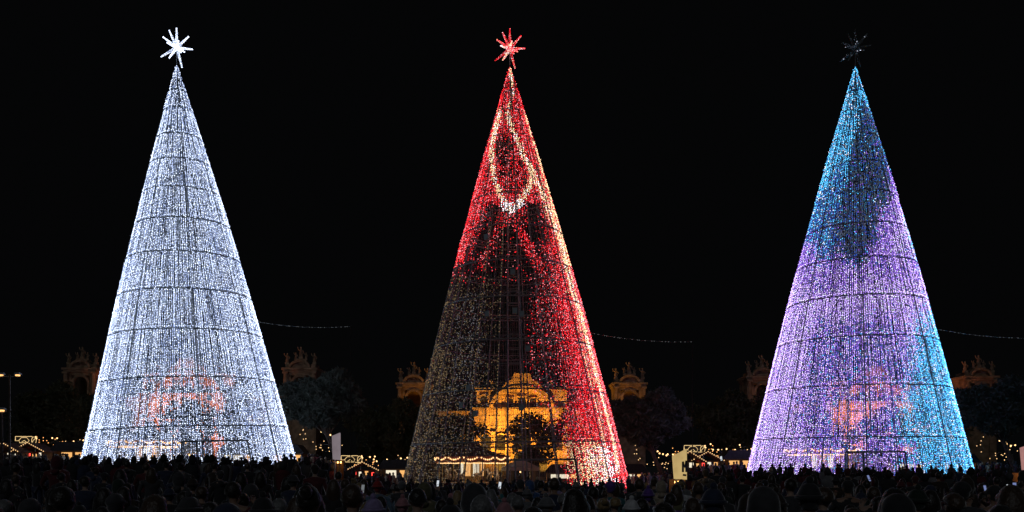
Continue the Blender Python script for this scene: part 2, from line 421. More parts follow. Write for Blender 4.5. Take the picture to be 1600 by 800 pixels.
ringpx2 = [690, 607, 529, 461.5, 404, 349, 300, 251, 208, 170, 142]
T1 = light_tree("giant cone of solid white lights, leftmost of the three light trees", PX(301, 84), 84, 40.9-1.65, 9.85, -2.1,
                [665, 587, 512, 449, 391, 339, 291, 247, 209, 169, 142], 727, 108, 278, 296, 1.0, PAL1, pat_white, (-.085, .045), .5, False,
                [(-.3, 470), (.1, 410), (.35, 540), (-.5, 560), (.2, 620)])
T2 = light_tree("giant cone of red lights with gold ribbons and a dark unlit left side", PX(806, 82), 82, 40.35, 10.75, -.8,
                ringpx2, 757, 110, 797, 806, 1.0, PAL2, pat_red, (-.06, .0), .5, True,
                [(.0, 425), (.02, 486), (-.32, 490), (.1, 491), (-.45, 370), (-.45, 605), (-.5, 632), (.06, 637), (.15, 545), (-.36, 645)])
T3 = light_tree("giant cone of blue and purple lights, rightmost of the three light trees", PX(1337, 83), 83, 40.55-.8, 10.15, -.05,
                [682, 600, 523, 459, 400, 346, 296, 250, 208, 169, 141], 745, 105, 1338, 1345, 1.0, PAL3, pat_blue, (-.085, .06), .4, False,
                [(-.25, 305), (.1, 325), (-.5, 365), (.05, 418), (.3, 540), (-.2, 630)])
star("star of white lit spikes on the white light tree", T1[1], T1[0].rotation_euler.z, PAL1, 'white')
star("star of red and gold lit spikes on the red light tree", T2[1], T2[0].rotation_euler.z, PAL2, 'red')
star("unlit dark star of spikes on the blue and purple light tree", T3[1], T3[0].rotation_euler.z, PAL3, 'off')

# ------------------------------------------------------------------ the palace, one behind each tree
def arch_poly(cx, w, z0, zs, n=10, rise=None):
    r = w/2; rise = r if rise is None else rise
    return [(cx-r, z0), (cx+r, z0)]+[(cx+r*math.cos(math.pi*i/n), zs+rise*math.sin(math.pi*i/n)) for i in range(n+1)]
def arch_band(mb, cx, w, zs, t, y0, y1, rise=None, n=12, z0=None):
    r = w/2; rise = r if rise is None else rise
    o = [(cx+(r+t)*math.cos(math.pi*i/n), zs+(rise+t)*math.sin(math.pi*i/n)) for i in range(n+1)]
    q = [(cx+r*math.cos(math.pi*i/n), zs+rise*math.sin(math.pi*i/n)) for i in range(n+1)]
    for i in range(n): mb.prism([q[i], o[i], o[i+1], q[i+1]], y0, y1)
    if z0 is not None:
        for s in (-1, 1): mb.box((cx+s*(r+t/2), (y0+y1)/2, (z0+zs)/2), (t, y1-y0, zs-z0))
def statue_mesh():
    mb = MB(); mb.box((0, 0, .2), (.7, .6, .4)); mb.lathe([(.3, .4), (.34, .7), (.24, 1.2), (.3, 1.5), (.13, 1.75), (.17, 1.95), (.02, 2.15)], 8)
    mb.tube([(.25, 0, 1.45), (.5, -.1, 1.2), (.35, -.25, .95)], .09, 5); mb.tube([(-.25, 0, 1.45), (-.5, 0, 1.7), (-.55, 0, 2.05)], .08, 5)
    return mb.mesh("statue", STONE)
STAT = statue_mesh()
def palace(label, at):
    root = thing("palace", label, "palace", at, 0, "floodlit stone palace seen behind each tree")
    mb = MB(); mb.box((0, 1.5, 5.35), (14.2, 7, 10.7)); mb.box((0, 1.7, 12.15), (13.6, 6.4, 2.9))
    mb.box((0, 2.2, 7.0), (30, 4.6, 6.5)); mb.box((0, 2.2, 1.9), (32, 4.6, 3.7))
    mb.build("wall", STONE, root)
    mb = MB()
    for z, w, d in ((10.8, 14.7, 7.5), (13.75, 14.0, 6.9), (7.6, 14.4, 7.2)): mb.box((0, 1.5, z), (w, d, .22)); mb.box((0, 1.5, z-.24), (w-.5, d-.35, .24))
    for s in (-1, 1): mb.box((s*11.3, 2.1, 10.4), (7.8, 5.2, .3))
    mb.build("cornice", STONE, root)
    mb = MB(); arch_band(mb, 0, 8.4, 10.95, .55, -2.5, -1.6, rise=2.7, n=16)
    mb.build("great_arch", STONE, root)
    for x in (-6.4, -4.2, -2.1, 2.1, 4.2, 6.4):
        mb = MB(); mb.box((x, -2.2, 3.9), (.62, .5, 6.8)); mb.box((x, -2.2, 7.2), (.85, .6, .35)); mb.box((x, -2.2, .35), (.85, .62, .5)); mb.build("pilaster", STONE, root)
    for x, w, z0, zs in ((-3.15, 1.5, 4.6, 6.2), (-5.3, 1.45, 4.6, 6.2), (0, 2.6, 4.0, 6.0), (3.15, 1.5, 4.6, 6.2), (5.3, 1.45, 4.6, 6.2),
                         (-3.15, 1.3, .7, 3.2), (0, 2.4, .2, 3.3), (3.15, 1.3, .7, 3.2)):
        mb = MB(); arch_band(mb, x, w, zs, .22, -2.35, -1.95, z0=z0); f = mb.build("window", STONE, root)
        MB().prism(arch_poly(x, w, z0, zs), -2.03, -1.98).build("pane", DARKGLASS, f)
    for x in (-6.5, -4.75, 4.75, 6.5, -3.2, 3.2):
        mb = MB(); mb.box((x, -1.6, 12.1), (.42, .36, 2.3)); mb.box((x, -1.62, 13.4), (.6, .46, .22)); mb.build('attic_pilaster', STONE, root)
    for x, z, w, h in ((-1.7, 11.6, .9, 1.3), (1.7, 11.6, .9, 1.3), (.0, 11.7, 1.1, 1.5)):
        mb = MB(); mb.box((x, -1.6, z+h/2+.12), (w+.4, .4, .2)); mb.box((x, -1.6, z-h/2-.1), (w+.3, .4, .16))
        for s in (-1, 1): mb.box((x+s*(w/2+.1), -1.6, z), (.2, .34, h))
        f = mb.build("window", STONE, root); MB().box((x, -1.53, z), (w, .08, h)).build("pane", DARKGLASS, f)
    mb = MB(); n = 14
    for i in range(n): 
        a, b = 2*math.pi*i/n, 2*math.pi*(i+1)/n; c = (-5.6, 12.1)
        mb.prism([(c[0]+.62*math.cos(a), c[1]+.62*math.sin(a)), (c[0]+.9*math.cos(a), c[1]+.9*math.sin(a)), (c[0]+.9*math.cos(b), c[1]+.9*math.sin(b)), (c[0]+.62*math.cos(b), c[1]+.62*math.sin(b))], -1.85, -1.5)
    f = mb.build("round_window", STONE, root)
    MB().prism([(-5.6+.62*math.cos(2*math.pi*i/n), 12.1+.62*math.sin(2*math.pi*i/n)) for i in range(n)], -1.6, -1.52).build("pane", DARKGLASS, f)
    mb = MB(); mb.prism([(-3.0, 13.87), (3.0, 13.87), (2.3, 14.7), (1.5, 15.1), (1.2, 16.0), (-1.2, 16.0), (-1.5, 15.1), (-2.3, 14.7)], -2.3, -.6); mb.build("crest", STONE, root)
    for x, z, sc in ((0, 16.0, .7), (-6.4, 13.86, .5), (6.4, 13.86, .5), (-2.15, 14.75, .5), (2.15, 14.75, .5), (-4.4, 13.86, .55), (4.4, 13.86, .55)):
        o = link("statue", STAT, root, (x, -1.5, z)); o.scale = (sc,)*3
    for s in (-1, 1):
        t = link("tower", None, root, (s*16.1, 0, 0))
        mb = MB()
        for q in (-1, 1): mb.box((q*1.85, 1.0, 7.2), (1.0, 4.4, 14.4))
        mb.box((0, 2.9, 7.2), (2.72, .6, 14.39)); mb.box((0, 1.0, 4.4), (2.7, 4.0, 8.8)); mb.box((0, 1.0, 14.0), (2.7, 4.3, .8))
        mb.build("tower_wall", STONE, t)
        mb = MB(); arch_band(mb, 0, 2.0, 12.4, .36, -1.35, -.9, z0=9.0); arch_band(mb, 0, 2.4, 14.8, .35, -1.5, -.7, rise=.75, n=10)
        mb.prism(arch_poly(0, 2.4, 14.72, 14.8, rise=.75), -1.0, 2.6); mb.box((-1.9, 0.4, 15.0), (.6, 2.6, .58)); mb.box((1.9, 0.4, 15.0), (.6, 2.6, .58)); mb.prism([(-1.0, 15.6), (1.0, 15.6), (.55, 16.1), (-.55, 16.1)], -.9, .6)
        mb.build("belfry_arch", STONE, t)
        mb = MB(); mb.box((0, 1, 14.55), (5.3, 5.2, .3)); mb.box((0, 1, 14.25), (4.95, 4.8, .3)); mb.build("tower_cornice", STONE, t)
        MB().box((0, 1, 8.9), (5.0, 4.9, .28)).build("string_course", STONE, t)
        for q in (-1, 1):
            mb = MB(); mb.tube([(q*2.05, -1.5, 9.05), (q*2.05, -1.5, 14.0)], [.34, .28], 8); mb.box((q*2.05, -1.5, 13.95), (.8, .7, .25)); mb.box((q*2.05, -1.5, 9.15), (.8, .7, .25)); mb.build("column", STONE, t)
        for x, z, sc in ((-2.0, 15.28, .8), (2.0, 15.28, .8), (0, 16.08, .85), (-.75, 15.9, .55), (.75, 15.9, .55)):
            o = link("statue", STAT, t, (x, -.6, z)); o.scale = (sc,)*3
    return root
PB = [(302, 128, "dim red lit stone palace behind the white light tree"), (815, 130, "golden floodlit stone palace behind the red and gold light tree"), (1357, 129, "orange lit stone palace behind the blue and purple light tree")]
FL = [(1, .36, .2), (1, .45, .05), (1, .38, .2)]
FP = [1000, 1900, 1100]; TP = [2, 45, 12]
flood = None
for i, (px, Y, lab) in enumerate(PB):
    X = PX(px, Y); g = float(ground(X, Y))
    if i == 0: pal0 = palace(lab, (X, Y, g))
    else: copy_tree(pal0, (X, Y, g), 0, lab)
    tree = ("white", "red", "blue and purple")[i]
    for x, pw, sx in ((-3.5, FP[i], 0), (3.5, FP[i], 0), (-16.1, TP[i], 0), (16.1, TP[i], 0)):
        side = "left tower" if x < -10 else "right tower" if x > 10 else "left half of the palace front" if x < 0 else "right half of the palace front"
        fx, fy = X+x, Y-10; fz = float(ground(fx, fy))
        t = thing("floodlight", f"floodlight aimed at the {side} behind the {tree} tree", "floodlight", (fx, fy, fz), 0, "floodlights in front of the palaces")
        MB().box((0, 0, .55), (.7, .3, .5)).build("housing", BLACKROOF, t)
        mb = MB(); mb.tube([(-.42, 0, .55), (-.42, 0, .05), (.42, 0, .05), (.42, 0, .55)], .03, 5); mb.build("bracket", STEEL, t)
        ld = D.lights.new("flood_lamp", 'AREA'); ld.energy = pw; ld.color = FL[i]; ld.size = .6; ld.spread = math.radians(80 if abs(x) < 10 else 40)
        lo = D.objects.new("flood_lamp", ld); COL.objects.link(lo); lo.parent = t; lo.location = (0, .3, .6)
        lo.rotation_euler = Vector((0, -8.4, -(9.0 if abs(x) < 10 else 12.5))).to_track_quat('Z', 'Y').to_euler()

# ------------------------------------------------------------------ trees and shrubs
def leaf_mesh(name, clumps, n, size, m, flat=1.0, elong=1.7):
    clumps = np.array(clumps, float); w = clumps[:, 3]**2; idx = rng.choice(len(clumps), n, p=w/w.sum())
    d = rng.normal(size=(n, 3)); d /= np.linalg.norm(d, axis=1)[:, None]
    rr = clumps[idx, 3]*(.55+.5*rng.random(n)**.6)
    c = clumps[idx, :3]+d*rr[:, None]*np.array([1, 1, flat])
    a = rng.normal(size=(n, 3))+d*.6; a /= np.linalg.norm(a, axis=1)[:, None]
    b = np.cross(a, rng.normal(size=(n, 3))); b /= np.linalg.norm(b, axis=1)[:, None]
    s = size*(.6+.8*rng.random(n))[:, None]
    V = np.stack([c-a*s*elong, c+b*s*.5, c+a*s*elong, c-b*s*.5], 1).reshape(-1, 3)
    T = np.arange(n*4).reshape(-1, 4)
    return np_mesh(name, V, T, None, [m])
def clumpset(n, rx, rz, zc, r0, r1):
    out = []
    for _ in range(n):
        a = random.uniform(0, 6.28); q = math.sqrt(random.random()); z = random.uniform(-1, 1)
        k = math.sqrt(max(.05, 1-z*z)); out.append((rx*q*k*math.cos(a), rx*q*k*math.sin(a)*.8, zc+rz*z, random.uniform(r0, r1)))
    return out
def trunk_mb(pts, r0, r1, limbs):
    mb = MB(); n = len(pts); mb.tube(pts, [r0+(r1-r0)*i/(n-1) for i in range(n)], 8)
    for a, b in limbs: mb.tube([a, (Vector(a)+Vector(b))/2+Vector((0, 0, .3)), b], [r1*.8, r1*.5, r1*.25], 6)
    return mb
def make_tree(name, label, cat, at, crown_me, trunk_me, rz=0, sc=1.0, group=None):
    t = thing(name, label, cat, at, rz, group); t.scale = (sc,)*3
    link("crown", crown_me, t); link("trunk", trunk_me, t); return t
broad = []
for k in range(3):
    cl = clumpset(20, 4.2, 2.9, 6.3, .9, 1.7)
    cm = leaf_mesh("crown", cl, 3600, .2, LEAF)
    lim = [((0, 0, 3.2), c[:3]) for c in cl[:7]]
    tm = trunk_mb([(0, 0, 0), (.1, 0, 1.8), (-.05, .1, 3.4), (.1, 0, 5.5)], .34, .16, lim).mesh("trunk", BARK)
    broad.append((cm, tm))
# stone pine to the right of each tree: flat layered crown, leaning trunk
pcl = [(0, 0, 8.3, 1.7), (1.7, .3, 9.3, 1.8), (3.0, .2, 8.4, 1.6), (-1.6, 0, 7.4, 1.6), (-2.9, -.3, 6.4, 1.2), (1.0, -.6, 7.0, 1.6), (2.6, 0, 6.7, 1.5), (-.6, -.5, 5.6, 1.3), (3.9, .3, 7.2, 1.3), (2.2, .6, 10.2, 1.1), (-3.6, .2, 8.1, 1.2), (-3.0, .8, 8.9, 1.0), (-1.2, .5, 9.2, 1.1), (1.1, -.5, 5.4, 1.0)]
pine_c = leaf_mesh("crown", pcl, 11000, .16, PINE, .75, 2.2)
pine_t = trunk_mb([(2.4, 0, 0), (1.7, 0, 2.2), (.8, 0, 4.2), (.4, 0, 6.2), (.8, 0, 8.0)], .32, .15, [((1.0, 0, 3.8), c[:3]) for c in pcl[3:9]]).mesh("trunk", BARK)
for px, Y, sc, lab in ((497, 95, 1.03, "leaning stone pine lit pale grey between the white tree and the poster"),
                       (1006, 94, 1.0, "leaning stone pine in dim red light right of the red tree"),
                       (1554, 95, 1.03, "leaning stone pine in dim teal light right of the blue and purple tree")):
    X = PX(px, Y); make_tree("pine_tree", lab, "pine tree", (X, Y, float(ground(X, Y))), pine_c, pine_t, 0, sc, "stone pines beside the light trees")
k = 0
for pan, cx0, tn in (("white", 0, "white"), ("red", 533, "red"), ("blue", 1067, "blue and purple")):
    off = {"white": 6, "red": 0, "blue": 0}[pan]
    for px, Y, sc, what in ((52, 116, 1.05, "nearest the picture edge of its row"), (95, 112, 1.1, "middle one of its row"), (139, 118, 1.0, "next to the palace tower")):
        X = PX(cx0+px+off, Y); cm, tm = broad[k % 3]; k += 1
        lab = f"dark round leafy tree left of the {tn} tree, "+{"nearest the picture edge of its row": "farthest from it", "middle one of its row": "middle of three", "next to the palace tower": "closest to it"}[what]
        make_tree("leafy_tree", lab, "tree", (X, Y, float(ground(X, Y))), cm, tm, random.uniform(0, 6), sc, "dark leafy trees behind the market stalls")
    # dark trees in front of the palace
    for dx, Y, sc, lab in ((306, 111, .92, "dark leafy tree standing before the palace front behind the %s tree"), (385, 114, 1.05, "dark leafy tree before the right palace wing beside the %s tree"), (190, 117, .9, "dark leafy tree before the left palace wing behind the %s tree")):
        base = {"white": -5, "red": 533, "blue": 1078}[pan]
        X = PX(base+dx, Y); cm, tm = broad[k % 3]; k += 1
        make_tree("leafy_tree", lab % tn, "tree", (X, Y, float(ground(X, Y))), cm, tm, random.uniform(0, 6), sc, "dark leafy trees before the palaces")

# ------------------------------------------------------------------ market: chalets, long stalls, carousel, gazebo, sign, strings of bulbs
BULB = MB().ball((0, 0, 0), .095, 6, 4).mesh("bulb", BULBW)
BULBS = MB().ball((0, 0, 0), .055, 6, 4).mesh("bulb", BULBD)
BULBA = MB().ball((0, 0, 0), .06, 6, 4).mesh("bulb", mat("amber_bulb", emit=(1, .42, .12), strength=1.8))
BULBWH = MB().ball((0, 0, 0), .03, 6, 4).mesh("bulb", BULBC)
def bulb_chain(parent, pts, n, me, sag=0.0, jit=0.0):
    for i in range(n):
        t = i/(n-1)*(len(pts)-1); j = min(int(t), len(pts)-2); f = t-j
        p = Vector(pts[j]).lerp(Vector(pts[j+1]), f); p.z -= sag*4*f*(1-f)
        link("bulb", me, parent, (p.x+random.gauss(0, jit), p.y+random.gauss(0, jit), p.z+random.gauss(0, jit)))
def chalet(label, at, w, h, red, rz=0):
    t = thing("market_chalet", label, "market stall", at, rz, "christmas market chalets")
    d = 2.4; e = h*.72
    mb = MB(); mb.box((0, d/2-.1, e/2), (w, .1, e))
    for s in (-1, 1): mb.box((s*(w/2-.06), 0, e/2), (.1, d, e))
    mb.box((0, -d/2+.05, .5), (w-.14, .1, 1.0)); mb.build("walls", WOOD, t)
    mb = MB(); mb.prism([(-w/2-.35, e-.1), (0, h), (w/2+.35, e-.1), (w/2+.35, e+.02), (0, h+.14), (-w/2-.35, e+.02)], -d/2-.4, d/2+.2); mb.build("roof", ROOF, t)
    mb = MB(); mb.box((0, -d/2-.1, 1.04), (w, .5, .07)); mb.build("counter", WOOD, t)
    n = max(3, int(w/.55))
    for i in range(n):
        x = -w/2+.35+(w-.7)*i/(n-1); hh = random.uniform(.3, .62)
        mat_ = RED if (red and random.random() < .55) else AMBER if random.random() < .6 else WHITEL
        MB().box((x, -d/2+.35, e-.4+random.uniform(-.06, .06)), (random.uniform(.26, .46), .12, hh*.9)).build("glow_goods", mat_, t)  # goods glow themselves in place of stall lighting
    bulb_chain(t, [(-w/2-.35, -d/2-.45, e), (0, -d/2-.45, h+.14), (w/2+.35, -d/2-.45, e)], 17, BULBS)
    return t
def long_stall(label, at, w, h, lit, rz=0):
    t = thing("market_stall", label, "market stall", at, rz, "flat roofed market stalls")
    d = 2.2; mb = MB(); mb.box((0, d/2, h/2), (w, .1, h))
    for s in (-1, 1): mb.box((s*w/2, 0, h/2), (.1, d, h))
    mb.box((0, -d/2+.05, .5), (w-.12, .1, 1)); mb.build("walls", WOOD, t)
    mb = MB(); mb.prism([(-w/2-.3, h), (w/2+.3, h), (w/2-.5, h+1.0), (-w/2+.5, h+1.0)], -d/2-.5, d/2+.2); mb.build("roof", BLACKROOF, t)
    for x, ww, m in lit:
        MB().box((x, -d/2+.4, h-.55), (ww, .1, .8)).build("glow_front", m, t)  # front board glows to stand for a lit stall inside
        for q in range(int(ww/.3)): MB().box((x-ww/2+.2+q*.3, -d/2+.2, h-.72+random.uniform(-.1, .1)), (.14, .1, random.uniform(.2, .4))).build("goods", WOOD, t)
    return t
def carousel(label, at):
    t = thing("carousel", label, "carousel", at, 0, "lit carousels behind the trees")
    R, zl = 4.3, 2.05
    MB().lathe([(0.01, 0), (R, 0), (R, .35), (.01, .35)], 28).build("platform", WOOD, t)
    MB().lathe([(.01, .35), (1.3, .35), (1.3, 3.4), (.01, 3.4)], 16).build("drum", GOLD, t)
    MB().lathe([(R+.15, 3.5), (R*.5, 4.25), (.3, 5.4), (.05, 6.0), (.01, 6.0)], 28).build("canopy", ROOF, t)
    MB().lathe([(.3, 3.35), (R, 3.35)], 28).build("ceiling", WHITEL, t)  # ceiling itself glows in place of lamps under the canopy
    n = 14
    for i in range(n):
        a0, a1 = 2*math.pi*i/n, 2*math.pi*(i+1)/n; mb = MB(); K = 6; vs = []
        for r in (R+.17, R+.23):
            for k in range(K+1):
                a = a0+(a1-a0)*k/K; vs.append((r*math.cos(a), r*math.sin(a), 3.55)); vs.append((r*math.cos(a), r*math.sin(a), 2.95-.22*math.sin(math.pi*k/K)))
        M = 2*(K+1); fs = [(2*k, 2*k+1, 2*k+3, 2*k+2) for k in range(K)]+[(M+2*k+2, M+2*k+3, M+2*k+1, M+2*k) for k in range(K)]+[(2*k+1, M+2*k+1, M+2*k+3, 2*k+3) for k in range(K)]+[(2*k, 2*k+2, M+2*k+2, M+2*k) for k in range(K)]
        mb.add(vs, fs); va = mb.build("valance", mat("valance_red", (.4, .12, .06), .6, 0, .2, 5), t)
        if math.sin((a0+a1)/2) < .45:
            for k in range(1, 8):
                a = a0+(a1-a0)*k/8; link("bulb", BULB, va, ((R+.28)*math.cos(a), (R+.28)*math.sin(a), 3.5-.38*math.sin(math.pi*k/8)))
    mb = MB(); mb.tube([((R-.1)*math.cos(2*math.pi*i/40), (R-.1)*math.sin(2*math.pi*i/40), 2.72) for i in range(40)], .05, 5, closed=True); mb.build("light_rim", BULBW, t)
    for i in range(12):
        a = 2*math.pi*(i+.3)/12; MB().tube([((R-.25)*math.cos(a), (R-.25)*math.sin(a), .35), ((R-.25)*math.cos(a), (R-.25)*math.sin(a), 3.4)], .05, 6).build("pole", GOLD, t)
    for i in range(8):
        a = 2*math.pi*(i+.5)/8; c = (1.32*math.cos(a), 1.32*math.sin(a), 1.9); MB().box(c, (.06, .75, 1.5), 0, a).build("glow_panel", AMBER if i % 2 else WHITEL, t)  # drum panels glow themselves to imitate a lit carousel interior
    hm = MB(); hm.ball((0, 0, 1.25), .3, 8, 6, sc=(1.7, .7, .8)); hm.tube([(.4, 0, 1.35), (.62, 0, 1.75), (.66, 0, 1.85)], [.17, .11, .1], 6); hm.tube([(.6, 0, 1.9), (.9, 0, 1.72)], [.11, .06], 6)
    for x, q in ((.35, .25), (-.35, .1)):
        for s in (-1, 1): hm.tube([(x, s*.12, 1.15), (x+q*s, s*.12, .85), (x+q*s-.12, s*.12, .6)], [.08, .05, .05], 5)
    hm.tube([(-.5, 0, 1.35), (-.7, 0, 1.1), (-.72, 0, .85)], [.05, .07, .03], 5); hm.tube([(0, 0, .35), (0, 0, 3.35)], .025, 5)
    hme = hm.mesh("horse", mat("horse_paint", (.55, .42, .3), .4, 0, .3, 3), True)
    for i in range(9):
        a = 2*math.pi*(i+.1)/9; link("horse", hme, t, (3.1*math.cos(a), 3.1*math.sin(a), .1*(i % 3)), a+math.pi/2)
    return t
def gazebo(label, at, w=3.6):
    t = thing("gazebo_tent", label, "gazebo", at, .3, "cream gazebo tents seen through the entrances")
    mb = MB(); q = w/2; z = 2.2; A = [(-q, -q, z), (q, -q, z), (q, q, z), (-q, q, z)]; mb.add(A+[(0, 0, z+1.1)]+[(x, y, z-.35) for x, y, _ in A], [(0, 1, 4), (1, 2, 4), (2, 3, 4), (3, 0, 4), (5, 6, 1, 0), (6, 7, 2, 1), (7, 8, 3, 2), (8, 5, 0, 3)]); mb.build("canopy", CREAM, t)
    for x, y, _ in A: MB().tube([(x*.98, y*.98, 0), (x*.98, y*.98, z)], .035, 6).build("leg", STEEL, t)
    ld = D.lights.new("tent_lamp", 'POINT'); ld.energy = 120; ld.color = (1, .55, .2); ld.shadow_soft_size = .1
    MB().ball((0, 0, 0), .1, 8, 6).build("lamp_bulb", BULBW, t, loc=(0, 0, z-.5))
    lo = D.objects.new("tent_lamp", ld); COL.objects.link(lo); lo.parent = t; lo.location = (0, -.9, z-.25)
    return t
def light_sign(label, at, sc=1.0):
    t = thing("light_sign", label, "neon sign", at, 0, "outlined neon signs above the stalls"); t.scale = (sc,)*3
    MB().box((0, .1, .55), (3.2, .06, 1.3)).build("board", BLACKROOF, t)
    tb = lambda pts, c=True: MB().tube(pts, .03, 5, closed=c).build("neon_tube", mat("neon_gold", emit=(1, .68, .3), strength=1.3), t)
    tb([(-1.45, 0, .55), (-1.45, 0, 1.1), (.95, 0, 1.1), (.95, 0, .8)], False); tb([(-1.45, 0, 1.1), (-1.5, 0, .5), (-.95, 0, .5)], False)
    tb([(-.85, 0, .2), (.35, 0, .2), (.5, 0, .55), (.15, 0, .95), (-.6, 0, .95), (-.95, 0, .55)]); tb([(-.55, 0, .3), (-.2, 0, .55), (.1, 0, .3)], False)
    tb([(1.2+.34*math.cos(a), 0, .55+.5*math.sin(a)) for a in np.linspace(0, 6.28, 14)[:-1]]); tb([(.9, 0, .3), (1.25, 0, .7), (1.6, 0, 1.0)], False); tb([(.55, 0, .15), (1.2, 0, .15)], False)
    for dx, dz in ((1.5, 1.05), (1.6, .8)): link("bulb", BULB, t, (dx, -.05, dz))
    for x in (-1.3, 1.3): MB().tube([(x, .15, -2.6), (x, .15, .5)], .05, 6).build("post", STEEL, t)
    return t
def string_lights(label, pts, n, me=BULB, sag=.35, jit=.12):
    t = thing("string_lights", label, "string lights", pts[0], 0, "strings of bulbs over the market")
    rel = [Vector(p)-Vector(pts[0]) for p in pts]; mb = MB()
    for a, b in zip(rel[:-1], rel[1:]): mb.tube([a.lerp(b, f)-Vector((0, 0, sag*4*f*(1-f))) for f in np.linspace(0, 1, 7)], .012, 4)
    mb.build("wire", STEEL, t); bulb_chain(t, rel, n, me, sag, jit); return t

TN = ["white", "red", "blue and purple"]
for i, (x0, dy) in enumerate(((0, -28), (533, 2), (1067, -14))):
    n = TN[i]
    def at(px, Y): X = PX(x0+px, Y); return (X, Y, float(ground(X, Y)))
    # pixel heights give the chalet roofs: apex near y 694/722/708
    c1 = {0: 56, 1: 37, 2: 34}[i]; Y = 93
    a = at(c1, Y); chalet(f"pitched chalet with red lit counter near the {n} tree", a, 2.7, PZ(722+dy, Y)-a[2], True)
    if i != 1:
        c0 = {0: 17, 2: 6}[i]; a = at(c0, 91); chalet(f"pitched chalet with amber lit counter near the {n} tree", a, 2.6, PZ(722+dy, 91)-a[2], False)
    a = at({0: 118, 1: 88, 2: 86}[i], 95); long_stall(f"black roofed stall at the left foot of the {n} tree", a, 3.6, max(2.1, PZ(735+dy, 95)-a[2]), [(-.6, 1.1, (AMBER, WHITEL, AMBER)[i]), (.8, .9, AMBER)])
    sx = {0: 40, 1: 16, 2: 18}[i]; p = P(x0+sx, 722+dy, 99); light_sign(f"neon outlined sign with a house shape above the chalets near the {n} tree", p, .8)
    q = {0: 80, 1: 42, 2: 46}[i]
    for k in range(2):
        string_lights(f"{('higher', 'lower')[k]} string of warm bulbs over the stalls left of the {n} tree", [P(x0+q+8*k, 712+dy+4*k, 101+k), P(x0+q+28, 719+dy+3*k, 101+k), P(x0+q+50, 711+dy+5*k, 102+k), P(x0+q+72-6*k, 716+dy, 103)], 13-3*k, BULBS if k else BULB, .3, .28)
    for k in range(3):
        string_lights(f"{('first', 'second', 'third')[k]} line of amber bulbs under trees left of the {n} tree", [P(x0+q-62+38*k+14*f, 717+dy+4*math.sin(f*2.3+k)+3*k, 105+k) for f in range(4)], 15, BULBA, .2, .3)
    # carousel and gazebo seen through the tree
    a = at({0: 230, 1: 205, 2: 219}[i], 106); carousel(f"round carousel with scalloped rows of bulbs behind the {n} tree", a)
    a = at({0: 296, 1: 280, 2: 282}[i], 101); gazebo(f"cream gazebo tent glowing orange behind the entrance of the {n} tree", a)
    p0 = {0: 268, 1: 258, 2: 262}[i]
    string_lights(f"string of warm bulbs behind the entrance of the {n} tree", [P(x0+p0, 722+dy, 104), P(x0+p0+16, 725+dy, 104), P(x0+p0+32, 722+dy, 104)], 6, BULBS, .2, .1)
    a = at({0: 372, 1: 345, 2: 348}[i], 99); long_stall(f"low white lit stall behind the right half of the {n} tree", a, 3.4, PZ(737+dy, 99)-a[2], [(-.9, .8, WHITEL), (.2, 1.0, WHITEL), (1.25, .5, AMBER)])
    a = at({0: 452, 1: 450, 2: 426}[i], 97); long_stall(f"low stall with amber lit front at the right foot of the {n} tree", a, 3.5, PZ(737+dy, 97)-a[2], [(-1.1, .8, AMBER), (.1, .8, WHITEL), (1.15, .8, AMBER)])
    # bulbs to the right of the tree
    b0 = {0: 472, 1: 462, 2: 466}[i]
    string_lights(f"short drooping string of bulbs on the dark hedge right of the {n} tree", [P(x0+b0, 694+dy, 98), P(x0+b0+4, 716+dy, 98)], 6, BULBS, 0, .25)
    string_lights(f"bulbs on a line above the poster side of the {n} tree", [P(x0+b0+32, 703+dy, 96), P(x0+b0+42, 708+dy, 96), P(x0+b0+54, 709+dy, 96)], 6, BULB, .1, .1)
    string_lights(f"scattered bulbs in the dark branches right of the {n} tree", [P(x0+b0+20, 727+dy, 97), P(x0+b0+28, 720+dy, 97), P(x0+b0+38, 722+dy, 97), P(x0+b0+50, 724+dy, 97), P(x0+b0+36, 734+dy, 97)], 13, BULBS, .1, .4)

# street lamps at the far left
def street_lamp(label, px, py, Y, heads):
    X = PX(px, Y); g = float(ground(X, Y)); h = PZ(py, Y)-g
    t = thing("street_lamp", label, "street lamp", (X, Y, g), 0, "tall street lamps")
    MB().tube([(0, 0, 0), (0, 0, 1.2), (0, 0, h)], [.14, .1, .06], 8).build("pole", mat("lamp_pole", (.12, .1, .085), .5, .3, .2, 2), t)
    mb = MB(); mb.tube([(-.66*heads/2, 0, h-.12), (0, 0, h-.2), (.66*heads/2, 0, h-.12)], .035, 5); mb.build("arm", STEEL, t)
    for s in ((-1, 1) if heads > 1 else (0,)):
        mb = MB(); mb.box((s*.68, 0, h+.06), (.5, .4, .16), 0, 0, .7); hd = mb.build("lamp_head", STEEL, t)
        MB().box((s*.68, -.04, h-.07), (.26, .26, .14)).build("lens", mat("lamp_glow", emit=(1, .5, .17), strength=1.7), hd)
street_lamp("tall street lamp with two glowing heads left of the white tree", 15, 585, 70, 2)
street_lamp("shorter street lamp cut by the left picture edge", 3, 640, 60, 1)

